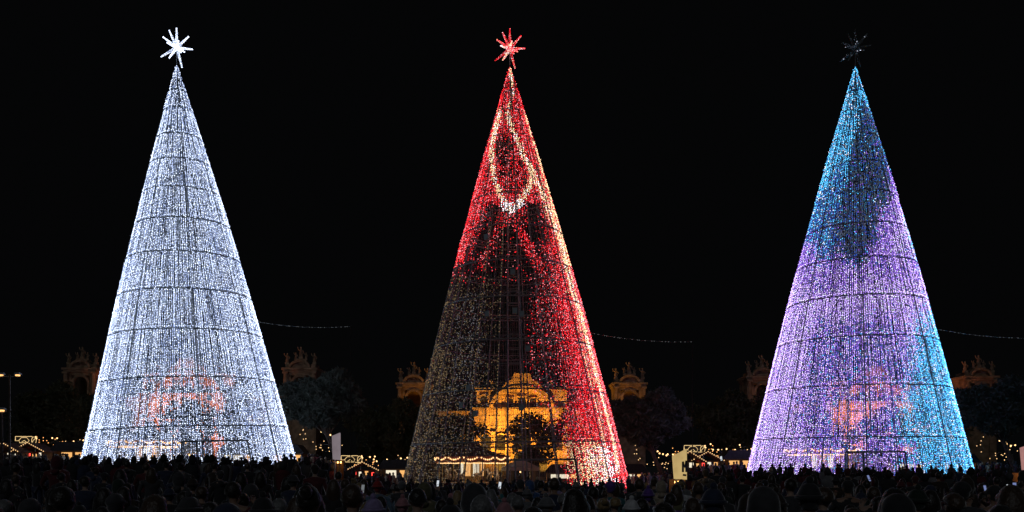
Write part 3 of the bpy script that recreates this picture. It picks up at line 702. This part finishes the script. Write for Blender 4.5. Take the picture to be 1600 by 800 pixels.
# cables from each tree to a slim mast
for i, (px0, py0, px1, py1, Ym, py2) in enumerate(((399, 502, 548, 510, 84, 0), (917, 519, 1082, 534, 82, 0), (1458, 513, 1625, 528, 83, 0))):
    a, b = P(px0, py0, 83), P(px1, py1, 80); gz = float(ground(b.x, b.y))
    m = thing("cable_mast", f"slim dark mast holding the overhead cable of the {TN[i]} tree", "mast", (b.x, b.y, gz), 0, "slim cable masts")
    MB().tube([(0, 0, 0), (0, 0, b.z-gz+.1)], [.05, .03], 6).build("pole", mat("mast_black", (.006, .006, .006), .9, 0, .2, 2), m)
    c = thing("overhead_cable", f"thin overhead cable with tiny lights running right from the {TN[i]} tree", "cable", a, 0, "overhead cables beside the trees")
    d = b-a; L = lambda f: d*f-Vector((0, 0, .5*4*f*(1-f)*.6))
    MB().tube([L(f) for f in np.linspace(0, 1, 14)], .012, 4).build("wire", STEEL, c)
    for f in np.linspace(.02, .98, 22): link("bulb", BULBWH, c, L(f+random.uniform(-.02, .02)))

# poster booths at the right of each view
def booth(label, px0, px1, ytop0, ytop1, ybot, Y, rz, letters, fascia):
    X = PX((px0+px1)/2, Y); g = float(ground(X, Y)); w = (px1-px0)/F*Y
    t = thing("poster_booth", label, "booth", (X, Y, g), rz, "poster booths with slanted top boards")
    z0, za, zb = PZ(ybot, Y)-g, PZ(ytop0, Y)-g, PZ(ytop1, Y)-g
    MB().prism([(-w/2+.12*w, z0), (w/2, z0-.02), (w/2, zb), (-w/2, za)], -.5, -.32).build("fascia", fascia, t)
    for x, mm in ((-w/2+.3*w, mat("pale_post", (.75, .72, .68), .5, 0, .2, 4)), (w/2-.14*w, mat("orange_lit_post", (.7, .42, .1), .5, 0, .2, 4))):  # second post carries the orange lamp light in its colour
        MB().box((x, -.35, (z0-.012)/2), (.13*w, .12, z0-.012)).build("post", mm, t)
    MB().box((0, .3, (z0-.02)/2), (w*.9, .08, z0-.02)).build("back_panel", WOOD, t)
    MB().box((0, -.1, .55), (w*.95, .5, 1.05)).build("counter", WOOD, t)
    tube_ = MB().box((w*.1, 0, z0-.1), (.5*w, .1, .06)).build("lamp_tube", mat("booth_lamp", emit=(1, .45, .12), strength=7), t)
    fm = mat("fascia_ink", (.16, .15, .22), .6, 0, .2, 4)
    for pts in letters:
        MB().tube([(x*w, -.512, z0+zz*(za-z0)) for x, zz in pts], .04, 4).build("lettering", fm, t)
    return t
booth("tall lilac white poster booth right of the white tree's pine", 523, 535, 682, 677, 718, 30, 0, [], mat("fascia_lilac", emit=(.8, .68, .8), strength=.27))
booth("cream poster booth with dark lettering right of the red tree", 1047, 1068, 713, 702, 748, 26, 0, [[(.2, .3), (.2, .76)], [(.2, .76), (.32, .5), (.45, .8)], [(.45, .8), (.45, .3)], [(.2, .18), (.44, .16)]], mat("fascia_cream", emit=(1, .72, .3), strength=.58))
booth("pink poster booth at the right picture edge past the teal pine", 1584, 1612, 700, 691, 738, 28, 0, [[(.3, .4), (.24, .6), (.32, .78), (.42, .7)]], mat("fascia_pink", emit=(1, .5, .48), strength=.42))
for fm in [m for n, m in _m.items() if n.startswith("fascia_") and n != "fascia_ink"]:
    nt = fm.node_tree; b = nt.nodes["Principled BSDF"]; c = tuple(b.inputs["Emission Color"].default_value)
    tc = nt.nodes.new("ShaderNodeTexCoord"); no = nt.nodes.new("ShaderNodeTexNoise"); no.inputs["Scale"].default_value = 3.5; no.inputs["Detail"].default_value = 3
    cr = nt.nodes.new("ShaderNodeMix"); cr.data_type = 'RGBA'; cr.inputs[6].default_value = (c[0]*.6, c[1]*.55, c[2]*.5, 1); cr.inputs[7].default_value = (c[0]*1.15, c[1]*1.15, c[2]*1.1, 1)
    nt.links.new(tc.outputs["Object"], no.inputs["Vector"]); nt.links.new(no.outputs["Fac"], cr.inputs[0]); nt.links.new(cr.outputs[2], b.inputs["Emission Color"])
#PEOPLE#
# ------------------------------------------------------------------ people: skinned bodies, clothes, hair, phones
def skin_mesh(name, J, E, root, mats, sub=1, post=None):
    bm = bmesh.new(); lay = bm.verts.layers.skin.verify(); V = {}
    for k, (x, y, z, r) in J.items():
        v = bm.verts.new((x, y, z)); v[lay].radius = (r, r); V[k] = v
        if k == root: v[lay].use_root = True
    for a, b in E: bm.edges.new((V[a], V[b]))
    me = D.meshes.new("tmp"); bm.to_mesh(me); bm.free()
    o = D.objects.new("tmp", me); COL.objects.link(o)
    sk = o.modifiers.new("s", 'SKIN'); sk.use_smooth_shade = True; sk.branch_smoothing = .4
    sb = o.modifiers.new("b", 'SUBSURF'); sb.levels = sub; sb.render_levels = sub
    dg = bpy.context.evaluated_depsgraph_get(); dg.update()
    out = D.meshes.new_from_object(o.evaluated_get(dg)); out.name = name
    D.objects.remove(o); D.meshes.remove(me)
    if post:
        for v in out.vertices: v.co = post(v.co.copy())
    out.materials.clear()
    for m in mats: out.materials.append(m)
    for p in out.polygons: p.use_smooth = True
    return out
ARMS = {   # elbow, wrist, hand direction, per side (x of the right side; left is mirrored)
    'down': ((.27, -.02, 1.13), (.27, .07, .90), (0, .25, -1)),
    'pocket': ((.29, -.08, 1.14), (.20, .10, .98), (-.5, .3, -.6)),
    'raised': ((.29, .17, 1.34), (.20, .30, 1.62), (-.12, .1, 1)),
    'high': ((.28, .10, 1.60), (.20, .17, 1.86), (-.1, .05, 1)),
    'front': ((.26, .16, 1.22), (.13, .36, 1.42), (-.2, .2, .9)),
}
def hand_joints(J, E, s, w, hd, curl):
    n = 'R' if s > 0 else 'L'
    w = Vector((s*w[0], w[1], w[2])); d = Vector((s*hd[0], hd[1], hd[2])).normalized()
    side = d.cross(Vector((0, 1, 0))).normalized() if abs(d.y) < .9 else Vector((1, 0, 0))
    fw = Vector((0, 1, 0))-d*d.y; fw = fw.normalized() if fw.length > .1 else Vector((0, 0, 1))
    if curl > .6: fw = -fw
    pm = w+d*.075
    J['palm'+n] = (*pm, .026); E.append(('wrist'+n, 'palm'+n))
    for i, (o, L) in enumerate(((-.03, .075), (-.01, .086), (.011, .08), (.03, .062))):
        b = pm+side*o+d*.03; m = b+d*L*.5+fw*.02*curl; e = m+(d*(1-curl)+fw*curl).normalized()*L*.5
        for q, (p, r) in enumerate(((b, .0105), (m, .0095), (e, .0075))): J[f'f{n}{i}{q}'] = (*p, r)
        E += [('palm'+n, f'f{n}{i}0'), (f'f{n}{i}0', f'f{n}{i}1'), (f'f{n}{i}1', f'f{n}{i}2')]
    b = pm-side*s*.035-d*.03+fw*.01; e = b-side*s*.025+d*.05+fw*.02*curl
    J['t'+n+'0'] = (*b, .012); J['t'+n+'1'] = (*e, .009); E += [('wrist'+n, 't'+n+'0'), ('t'+n+'0', 't'+n+'1')]
    return pm+d*.06
def widen(co):
    x, y, z = co
    k = float(sm(.86, 1.0, z)*(1-sm(1.40, 1.50, z)))
    if abs(x) < .24: x *= 1+.18*k; y *= 1-.12*k
    return Vector((x, y, z))
def figure(name, poseR, poseL, seated=False):
    J = {'pelvis': (0, 0, .95, .125), 'waist': (0, 0, 1.1, .115), 'chest': (0, 0, 1.27, .125), 'upper': (0, -.005, 1.4, .1), 'neck': (0, .005, 1.49, .052),
         'jaw': (0, .028, 1.555, .062), 'head': (0, .015, 1.635, .088), 'crown': (0, .008, 1.69, .066), 'nose': (0, .128, 1.61, .012), 'earR': (.094, .005, 1.615, .02), 'earL': (-.094, .005, 1.615, .02)}
    E = [('pelvis', 'waist'), ('waist', 'chest'), ('chest', 'upper'), ('upper', 'neck'), ('neck', 'jaw'), ('jaw', 'head'), ('head', 'crown'), ('head', 'nose'), ('head', 'earR'), ('head', 'earL')]
    JJ = {'pelvis': (0, 0, .86, .165), 'waist': (0, 0, 1.06, .155), 'chest': (0, 0, 1.25, .16), 'upper': (0, -.01, 1.39, .125), 'collar': (0, -.002, 1.475, .082)}
    JE = [('pelvis', 'waist'), ('waist', 'chest'), ('chest', 'upper'), ('upper', 'collar')]
    TJ = {'hip': (0, 0, .93, .15)}; TE = []
    hands = {}
    for s, n, pose in ((1, 'R', poseR), (-1, 'L', poseL)):
        el, wr, hd = ARMS[pose]
        J['sh'+n] = (s*.185, -.005, 1.405, .062); J['el'+n] = (s*el[0], el[1], el[2], .044); J['wrist'+n] = (s*wr[0], wr[1], wr[2], .028)
        E += [('upper', 'sh'+n), ('sh'+n, 'el'+n), ('el'+n, 'wrist'+n)]
        hands[n] = hand_joints(J, E, s, wr, hd, .75 if pose in ('raised', 'front', 'high') else .3)
        JJ['sh'+n] = (s*.185, -.008, 1.395, .092); JJ['el'+n] = (s*el[0], el[1], el[2], .07)
        w2 = Vector(el).lerp(Vector(wr), .93); JJ['cuff'+n] = (s*w2[0], w2[1], w2[2], .052)
        JE += [('upper', 'sh'+n), ('sh'+n, 'el'+n), ('el'+n, 'cuff'+n)]
        if not seated: leg = ((s*.1, 0, .86), (s*.115, .015, .48), (s*.12, -.015, .09), (s*.13, .13, .045))
        else: leg = ((s*.09, .02, .90), (s*.13, .30, .86), (s*.12, .30, .48), (s*.12, .42, .45))
        for nm, p, r, r2 in zip(('th', 'kn', 'an', 'toe'), leg, (.085, .056, .04, .038), (.108, .078, .07, .05)):
            J[nm+n] = (*p, r); TJ[nm+n] = (*p, r2)
        E += [('pelvis', 'th'+n), ('th'+n, 'kn'+n), ('kn'+n, 'an'+n), ('an'+n, 'toe'+n)]
        TE += [('hip', 'th'+n), ('th'+n, 'kn'+n), ('kn'+n, 'an'+n), ('an'+n, 'toe'+n)]
    body = skin_mesh("person", J, E, 'pelvis', [SKIN, DARKGLASS], 1, widen)
    bm = bmesh.new(); bm.from_mesh(body)
    for s in (-1, 1):
        r = bmesh.ops.create_icosphere(bm, subdivisions=1, radius=.012, matrix=Matrix.Translation((s*.033, .098, 1.645)))
        for f in {f for v in r['verts'] for f in v.link_faces}: f.material_index = 1
    bm.to_mesh(body); bm.free()
    def puffy(co):
        c = widen(co)
        if c.z > .8 and abs(c.x) < .24: f = 1+.045*math.sin(c.z*62); c.x *= f; c.y *= f
        return c
    HJ = dict(JJ); HJ['hood'] = (0, -.12, 1.44, .085); HJ['hood2'] = (0, -.13, 1.36, .07); HE = JE+[('collar', 'hood'), ('hood', 'hood2')]
    return dict(body=body, jacket=skin_mesh("jacket", JJ, JE, 'pelvis', [CLOTH], 1, widen), puffer=skin_mesh("puffer_jacket", JJ, JE, 'pelvis', [CLOTH], 2, puffy),
                hooded=skin_mesh("hooded_coat", HJ, HE, 'pelvis', [CLOTH], 1, widen), trousers=skin_mesh("trousers", TJ, TE, 'hip', [CLOTH], 1), hands=hands)
FIG = {'stand': figure('stand', 'down', 'down'), 'pocket': figure('pocket', 'pocket', 'pocket'), 'phone': figure('phone', 'raised', 'pocket'),
       'both': figure('both', 'front', 'front'), 'high': figure('high', 'high', 'down'), 'seat': figure('seat', 'pocket', 'pocket', True)}
def head_mesh(kind):
    mb = MB(); n, k = 20, 14; c = Vector((0, .012, 1.64)); vs = []; fs = []; mi = []
    for i in range(k+1):
        th = math.pi*i/k
        for j in range(n):
            q = 2*math.pi*j/n; d = Vector((math.sin(th)*math.cos(q), math.sin(th)*math.sin(q), math.cos(th)))
            e = Vector((d.x*.098, d.y*.112, d.z*.122)); front = d.y > .15
            wv = .004*math.sin(9*q+3*d.z*5)+.003*math.sin(17*q)
            if kind == 'short':
                e *= 1.06+wv*8
                if front and d.z < .42: e *= .72
                if d.z < -.35: e *= .7
            elif kind == 'long':
                e *= 1.1+wv*9
                if front and d.z < .45: e *= .72
                elif d.z < .1: e.z = e.z*1.2-.26*(-d.z+.1)/1.1*1.0; e.x *= 1.12+(.1-d.z)*.7; e.y = min(e.y*1.1-.015, .03)
            elif kind == 'bun':
                e *= 1.05+wv*8
                if front and d.z < .42: e *= .72
                if d.z < -.35: e *= .7
            elif kind == 'beanie':
                e *= 1.13
                if d.z < .1: e *= .78
                elif d.z > .7: e.z *= 1.1
            elif kind == 'cap':
                e *= 1.1
                if d.z < .12: e *= .78
                elif front and d.z < .3 and d.y > .5: e.y *= 1.75
            elif kind == 'hood':
                e *= 1.3
                if front and d.y > .55: e *= .66
                if d.z < -.2: e.z *= 1.35; e.x *= 1.1
            vs.append(c+e)
    for i in range(k):
        for j in range(n): fs.append((i*n+j, (i+1)*n+j, (i+1)*n+(j+1) % n, i*n+(j+1) % n))
    mb.add(vs, fs)
    if kind == 'beanie':
        mb.tube([(c.x+.108*math.cos(2*math.pi*j/16), c.y+.122*math.sin(2*math.pi*j/16), c.z+.022) for j in range(16)], .02, 6, closed=True)
        mb.ball((0, .0, 1.81), .035, 8, 6)
    if kind == 'bun': mb.ball((0, -.1, 1.72), .055, 10, 7)
    return mb.mesh({'short': "short_hair", 'long': "long_hair", 'bun': "hair_bun", 'beanie': "beanie", 'cap': "cap", 'hood': "hood"}[kind], HAIR if kind in ('short', 'long', 'bun') else CLOTH, True)
HEAD = {k: head_mesh(k) for k in ('short', 'long', 'bun', 'beanie', 'cap', 'hood')}
COLS = {'black': (.028, .028, .032), 'charcoal': (.06, .06, .066), 'navy': (.03, .04, .085), 'brown': (.04, .025, .018), 'green': (.015, .03, .02), 'maroon': (.11, .018, .024),
        'grey': (.18, .18, .19), 'blue': (.06, .13, .32), 'denim': (.14, .22, .32), 'beige': (.42, .35, .26), 'purple': (.16, .07, .4), 'lilac': (.4, .32, .6), 'red': (.42, .03, .03), 'white': (.7, .7, .72),
        'teal': (.04, .2, .22), 'olive': (.16, .15, .08), 'lime': (.16, .5, .08), 'pink': (.55, .25, .28), 'pale blue': (.38, .5, .6)}
HCOL = {'black': (.02, .017, .015), 'brown': (.07, .04, .024), 'blond': (.32, .22, .1), 'grey': (.2, .2, .2), 'dark': (.02, .014, .01)}
GN = {'jacket': 'jacket', 'puffer': 'quilted jacket', 'hooded': 'hooded coat'}
def c4(c): return (*c, 1)
def person(X, Y, h, pose, garment, gcol, head, hcol, yaw, label, group, z=None, tcol='black', tone=None):
    f = FIG[pose]; g = float(ground(X, Y)) if z is None else z
    t = thing("person", label, "person", (X, Y, g), yaw, group, f['body']); s = h/1.765; t.scale = (s*random.uniform(.97, 1.06), s*random.uniform(.97, 1.06), s)
    tone = tone or random.choice([(.42, .26, .19), (.5, .33, .25), (.36, .21, .14)]); t.color = c4(tone)
    j = link("jacket" if garment == 'jacket' else "puffer_jacket" if garment == 'puffer' else "hooded_coat", f[garment], t); j.color = c4(COLS[gcol])
    p = link("trousers", f['trousers'], t); p.color = c4(COLS[tcol])
    hm = link(HEAD[head].name.split('.')[0], HEAD[head], t); hm.color = c4(HCOL[hcol] if head in ('short', 'long', 'bun') else COLS[hcol])
    return t, s
SCR = [mat("screen_white", emit=(.85, .92, 1), strength=.75), mat("screen_blue", emit=(.4, .5, 1), strength=.4), mat("screen_grey", emit=(.7, .75, .8), strength=.22)]
SCRD = mat("screen_dark", emit=(.08, .07, .09), strength=.6); SCRT = mat("screen_tree", emit=(.9, .3, .32), strength=.8)
def phone(t, s, pose, label, scr, yaw, picture=False, size=1.0):
    f = FIG[pose]; hp = f['hands']['R'] if pose != 'both' else (f['hands']['R']+f['hands']['L'])/2
    M = Matrix.Translation(t.location) @ Matrix.Rotation(yaw, 4, 'Z') @ Matrix.Diagonal((*t.scale, 1))
    w = M @ (Vector(hp)+Vector((0, -.012, .05)))
    ph = thing("phone", label, "phone", w, yaw, "phones held up in the crowd"); ph.scale = (size,)*3; ph.rotation_euler = (random.uniform(-.35, .1), random.uniform(-.3, .3), yaw+(random.uniform(-.2, .2) if picture else random.choice((-1, 1))*random.uniform(.5, 1.1)))
    MB().box((0, 0, 0), (.078, .009, .16)).build("case", BLACKP, ph)
    sc = MB().box((0, -.0055, 0), (.07, .002, .148)).build("screen", scr, ph)
    if picture:
        MB().box((0, -.0075, -.008), (.058, .001, .112)).build("picture", SCRD, sc)
        MB().prism([(-.017, -.055), (.017, -.055), (0, .03)], -.0092, -.0083).build("tree_picture", SCRT, sc)
    return ph
occupied = []
def free(X, Y, r): return all((X-a)**2+((Y-b)*.6)**2 > (r+q)**2 for a, b, q in occupied)
def where(Y): return "nearest row" if Y < 11 else "second rows" if Y < 15 else "middle rows" if Y < 21 else "rear rows"
def by_px(px, ytop, Y, pose, garment, gcol, head, hcol, label, yaw=0.0, h=None, tcol='black', r=.32, tone=None):
    X = PX(px, Y); g = float(ground(X, Y)); h = h or max(1.45, PZ(ytop, Y)-g-.03)
    occupied.append((X, Y, r)); return person(X, Y, h, pose, garment, gcol, head, hcol, yaw, label, "people picked out of the crowd", tcol=tcol, tone=tone)
# people one can pick out
sp = []
t, s = by_px(590, 750, 17.5, 'pocket', 'hooded', 'denim', 'beanie', 'red', "person in a slate blue hooded coat and red bobble hat left of the red tree", .1)
t, s = by_px(809, 771, 11.8, 'stand', 'jacket', 'pale blue', 'short', 'grey', "grey haired person with a pale blue collar below the red tree", -.5)
t, s = by_px(853, 775, 11.2, 'stand', 'hooded', 'pink', 'beanie', 'grey', "person in a grey bobble hat and pale pink coat looking right", -.9)
t, s = by_px(762, 778, 11.5, 'pocket', 'jacket', 'olive', 'long', 'blond', "person with long blond hair below the portal of the red tree", .1)
t, s = by_px(918, 772, 12.2, 'pocket', 'puffer', 'lilac', 'long', 'dark', "dark haired person in a lilac quilted jacket below the red tree", -.3)
t, s = by_px(987, 779, 10.6, 'pocket', 'jacket', 'teal', 'beanie', 'white', "person in a white bobble hat and teal jacket near the lit phone", .3)
t, s = by_px(1013, 762, 14.5, 'pocket', 'jacket', 'navy', 'beanie', 'purple', "person in a purple bobble hat behind the bright framed phone", 0)
t, s = by_px(1047, 768, 13.8, 'pocket', 'puffer', 'purple', 'short', 'dark', "person in a purple quilted jacket beside the cream booth", 0)
t, s = by_px(828, 750, 22, 'pocket', 'hooded', 'blue', 'hood', 'blue', "person in a blue hooded coat with the hood up below the portal", .1)
t, s = by_px(1003, 776, 11.0, 'both', 'jacket', 'charcoal', 'short', 'dark', "person filming with a bright framed phone near the cream booth", 0)
phone(t, s, 'both', "phone with a bright frame showing a red tree near the cream booth", SCR[0], 0, True, 1.15)
t, s = by_px(741, 776, 14.0, 'phone', 'jacket', 'grey', 'long', 'brown', "person in a grey jacket raising a lit phone below the red tree's dark side", .05)
phone(t, s, 'phone', "lit phone held up by the person in grey below the red tree", SCR[0], .05, True)
t, s = by_px(771, 759, 19.0, 'phone', 'hooded', 'teal', 'short', 'dark', "person in a teal coat raising a phone below the carousel", .1)
phone(t, s, 'phone', "small bright phone raised by the person in teal below the carousel", SCR[0], .1)
t, s = by_px(690, 778, 12.5, 'pocket', 'jacket', 'teal', 'short', 'dark', "short haired person in a teal jacket below the unlit side of the red tree", .2)
t, s = by_px(629, 776, 12.3, 'phone', 'jacket', 'pale blue', 'beanie', 'pink', "person in a pink bobble hat holding a phone left of the red tree", .2)
phone(t, s, 'phone', "dim phone held by the person in the pink bobble hat", SCR[2], .2)
t, s = by_px(672, 756, 21, 'phone', 'jacket', 'black', 'short', 'black', "person in black raising a white lit phone by the left foot of the red tree", 0)
phone(t, s, 'phone', "white lit phone raised by the left foot of the red tree", SCR[0], 0, False, 1.0)
t, s = by_px(547, 765, 15, 'phone', 'jacket', 'black', 'long', 'black', "long haired person in black with a small lit phone at the white poster booth", 0)
phone(t, s, 'phone', "small lit phone beside the lilac white booth", SCR[2], 0)
t, s = by_px(436, 775, 9.6, 'pocket', 'puffer', 'black', 'short', 'grey', "grey haired person in the nearest row below the white tree", .1)
t, s = by_px(464, 773, 9.4, 'pocket', 'jacket', 'maroon', 'long', 'brown', "long brown haired person in the nearest row below the white tree", -.2)
t, s = by_px(480, 752, 14.5, 'pocket', 'puffer', 'red', 'short', 'black', "person in a red quilted jacket right of the white tree", -.2)
t, s = by_px(46, 778, 9.8, 'pocket', 'hooded', 'charcoal', 'hood', 'charcoal', "person with a charcoal hood up in the nearest row far left", 0)
t, s = by_px(6, 777, 9.7, 'pocket', 'jacket', 'navy', 'short', 'grey', "grey haired person cut by the left picture edge", 0)
t, s = by_px(89, 712, 21, 'pocket', 'hooded', 'maroon', 'hood', 'maroon', "tall person in a maroon hood below the fairy lit chalets", 0)
t, s = by_px(160, 788, 10.2, 'both', 'jacket', 'black', 'short', 'black', "person in black filming with a bright phone at the bottom edge below the white tree", 0)
phone(t, s, 'both', "bright phone at the bottom edge below the white tree", SCR[0], 0)
t, s = by_px(309, 726, 40, 'pocket', 'puffer', 'lime', 'short', 'dark', "person in a bright green jacket at the entrance of the white tree", 0)
t, s = by_px(1365, 758, 13.2, 'both', 'jacket', 'black', 'short', 'brown', "person in black holding a phone edge on below the blue and purple tree", -.3)
phone(t, s, 'both', "phone seen below the blue and purple tree", SCR[2], -.3)
t, s = by_px(1120, 728, 30, 'high', 'jacket', 'black', 'short', 'black', "person stretching one arm up with a lit phone left of the blue and purple tree", 0)
phone(t, s, 'high', "lit phone stretched up left of the blue and purple tree", SCR[0], 0, False, 1.0)
t, s = by_px(1354, 748, 20, 'phone', 'jacket', 'black', 'short', 'black', "person in black raising a lit phone under the entrance of the blue and purple tree", 0)
phone(t, s, 'phone', "lit phone under the entrance of the blue and purple tree", SCR[1], 0, False, 1.0)
for k, (px, yt, Y, sc) in enumerate(((1537, 766, 15, 1), (1557, 770, 13, 0), (1580, 764, 16, 0), (1592, 760, 19, 1))):
    gc = ('maroon', 'blue', 'red', 'navy')[k]
    t, s = by_px(px, yt, Y, 'phone', 'jacket', gc, 'short', 'dark', f"person in a {gc} jacket raising a phone beside the pink booth", .1*k)
    phone(t, s, 'phone', f"lit phone raised by the person in the {gc} jacket by the pink booth", SCR[sc], .1*k)
for px, yt, Y, pose, gar, gc, hd, hc, lab in (
        (574, 781, 10.4, 'pocket', 'puffer', 'white', 'long', 'blond', "blond person in a white quilted jacket in front of the slate blue coat"),
        (655, 770, 13.0, 'pocket', 'hooded', 'beige', 'beanie', 'white', "person in a beige hooded coat and white bobble hat by the red tree's left foot"),
        (715, 764, 15.5, 'stand', 'jacket', 'pale blue', 'long', 'blond', "blond person in a pale blue jacket below the carousel"),
        (788, 783, 9.6, 'both', 'puffer', 'lilac', 'beanie', 'pink', "person in a lilac quilted jacket and pink bobble hat filming below the portal"),
        (880, 768, 13.6, 'pocket', 'jacket', 'beige', 'short', 'grey', "grey haired person in a beige jacket below the red tree's bright side"),
        (943, 775, 11.4, 'both', 'hooded', 'pale blue', 'bun', 'blond', "person with a blond bun and pale blue hooded coat below the red tree"),
        (900, 786, 8.9, 'pocket', 'puffer', 'white', 'cap', 'beige', "person in a beige cap and white quilted jacket at the bottom edge")):
    by_px(px, yt, Y, pose, gar, gc, hd, hc, lab, random.gauss(0, .3))
# children carried on shoulders
for px, yt, Y, n, c in ((455, 713, 27, "white", 'black'), (1500, 731, 27, "blue and purple", 'navy'), (952, 748, 27, "red", 'black')):
    X = PX(px, Y); g = float(ground(X, Y)); ztop = PZ(yt, Y); hc = 1.12
    ha = min(1.85, max(1.5, ztop-g-.53))
    t, s = by_px(px, 0, Y, 'stand', 'jacket', 'black', 'short', 'black', f"adult in black carrying a child at the right foot of the {n} tree", 0, h=ha)
    person(X, Y-.02, hc, 'seat', 'puffer', c, 'beanie' if c == 'navy' else 'short', 'navy' if c == 'navy' else 'dark', 0, f"child riding on an adult's shoulders at the right foot of the {n} tree", "children on shoulders", z=g+ha*.835-.52)
# the rest of the crowd, row by row
rows = [7.0, 7.9, 8.7, 9.7, 10.8, 12.0, 13.3, 14.7, 16.3, 18.2, 20.4, 23.0, 26.0]
budget = 300-len([o for o in COL.objects if o.get("category") == "person"])-4
cand = []
for Y0 in rows:
    half = (800+40)/F*Y0; x = -half+random.uniform(0, .6)
    while x < half:
        Y = Y0+random.uniform(-.4, .4)*(Y0/12)**.5; X = x+random.uniform(-.12, .12)
        if free(X, Y, .26): cand.append((Y, X))
        x += random.uniform(.66, 1.0)*(1+.012*Y0)
used = set(); cand.sort(); late = cand[budget:]; cand = cand[:budget]
for Y, X in cand:
    px = X/Y*F+CX; i = 0 if px < 533 else 1 if px < 1067 else 2
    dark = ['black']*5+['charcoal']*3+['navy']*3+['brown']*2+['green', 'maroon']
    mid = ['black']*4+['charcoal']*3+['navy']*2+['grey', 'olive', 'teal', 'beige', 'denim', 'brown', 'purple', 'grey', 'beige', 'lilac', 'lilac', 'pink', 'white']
    for _try in range(60):
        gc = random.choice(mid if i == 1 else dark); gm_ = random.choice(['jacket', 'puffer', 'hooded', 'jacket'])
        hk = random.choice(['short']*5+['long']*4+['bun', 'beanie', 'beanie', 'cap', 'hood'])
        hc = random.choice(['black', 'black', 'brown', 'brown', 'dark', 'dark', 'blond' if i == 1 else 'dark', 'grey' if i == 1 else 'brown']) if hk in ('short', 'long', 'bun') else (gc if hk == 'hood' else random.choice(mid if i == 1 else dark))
        if hk == 'hood': gm_ = 'hooded'
        pose = random.choice(['pocket']*5+['stand']*4+['both'])
        hd = {'short': f"short {hc} hair", 'long': f"long {hc} hair", 'bun': f"a {hc} hair bun", 'beanie': f"a {hc} bobble hat", 'cap': f"a {hc} cap", 'hood': "the hood up"}[hk]
        lab = f"person in {gc} {GN[gm_]} with {hd}, {where(Y)} below the {('white', 'red', 'violet')[i]} tree"
        if lab not in used: break
    used.add(lab)
    h = random.gauss(1.69, .08) if hk in ('short', 'cap', 'hood') else random.gauss(1.63, .06)
    if Y < 8.3: h = max(h, random.uniform(1.66, 1.84))
    person(X, Y, min(1.86, max(1.48, h)), pose, gm_, gc, hk, hc, random.gauss(0, .3), lab, f"people in the crowd below the {TN[i]} tree", tcol=random.choice(['black', 'charcoal', 'navy']))
# everyone farther off reads as one mass
mb = MB(); far = list(late)
for Y0 in (26.5, 28.5, 31, 33.5, 36.5, 39.5, 43, 47, 51, 55, 59.5, 64, 68):
    half = 840/F*Y0; x = -half
    while x < half:
        far.append((Y0+random.uniform(-1, 1), x+random.uniform(-.15, .15))); x += random.uniform(.7, 1.3)
for Y, X in [(random.uniform(86, 91), PX(p, 88)) for p in list(range(0, 130, 3))+list(range(470, 530, 3))+list(range(535, 640, 4))+list(range(960, 1062, 3))+list(range(1070, 1165, 4))+list(range(1520, 1590, 3))]: far.append((Y+random.uniform(-2, 2), X))
for Y, X in far:
    if not free(X, Y, .2): continue
    g = float(ground(X, Y)); h = min(1.86, random.gauss(1.68, .09)); k = h/1.7; m = random.choice([0, 0, 0, 1, 1, 2, 3, 4] if Y < 80 else [0, 1, 2, 3, 4, 5, 5])
    w = random.uniform(.22, .29); a = random.gauss(0, .4)
    o = len(mb.v); mb.lathe([(.13, 0), (.15, .45*k), (.17, .85*k), (w*.92, 1.1*k), (w, 1.32*k), (w*.72, 1.42*k), (.06, 1.47*k)], 8, m)
    for q in range(o, len(mb.v)):
        vx, vy, vz = mb.v[q]; vy *= .62; mb.v[q] = (X+vx*math.cos(a)-vy*math.sin(a), Y+vx*math.sin(a)+vy*math.cos(a), g+vz)
    mb.ball((X, Y, g+1.585*k), .122, 8, 6, m=random.choice([0, 0, 6, 6, 1, 5 if Y > 60 else 6]), sc=(.9, 1, 1.18))
cm = [mat("crowd_"+c, COLS[c], .9, 0, .3, 5) for c in ('black', 'charcoal', 'navy', 'grey', 'maroon', 'beige')]+[mat("crowd_hair", (.02, .014, .01), .6, 0, .3, 20)]
cr = mb.build("crowd", cm, smooth=True); cr["kind"] = "stuff"; cr["label"] = "packed far crowd standing round the feet of the three trees"
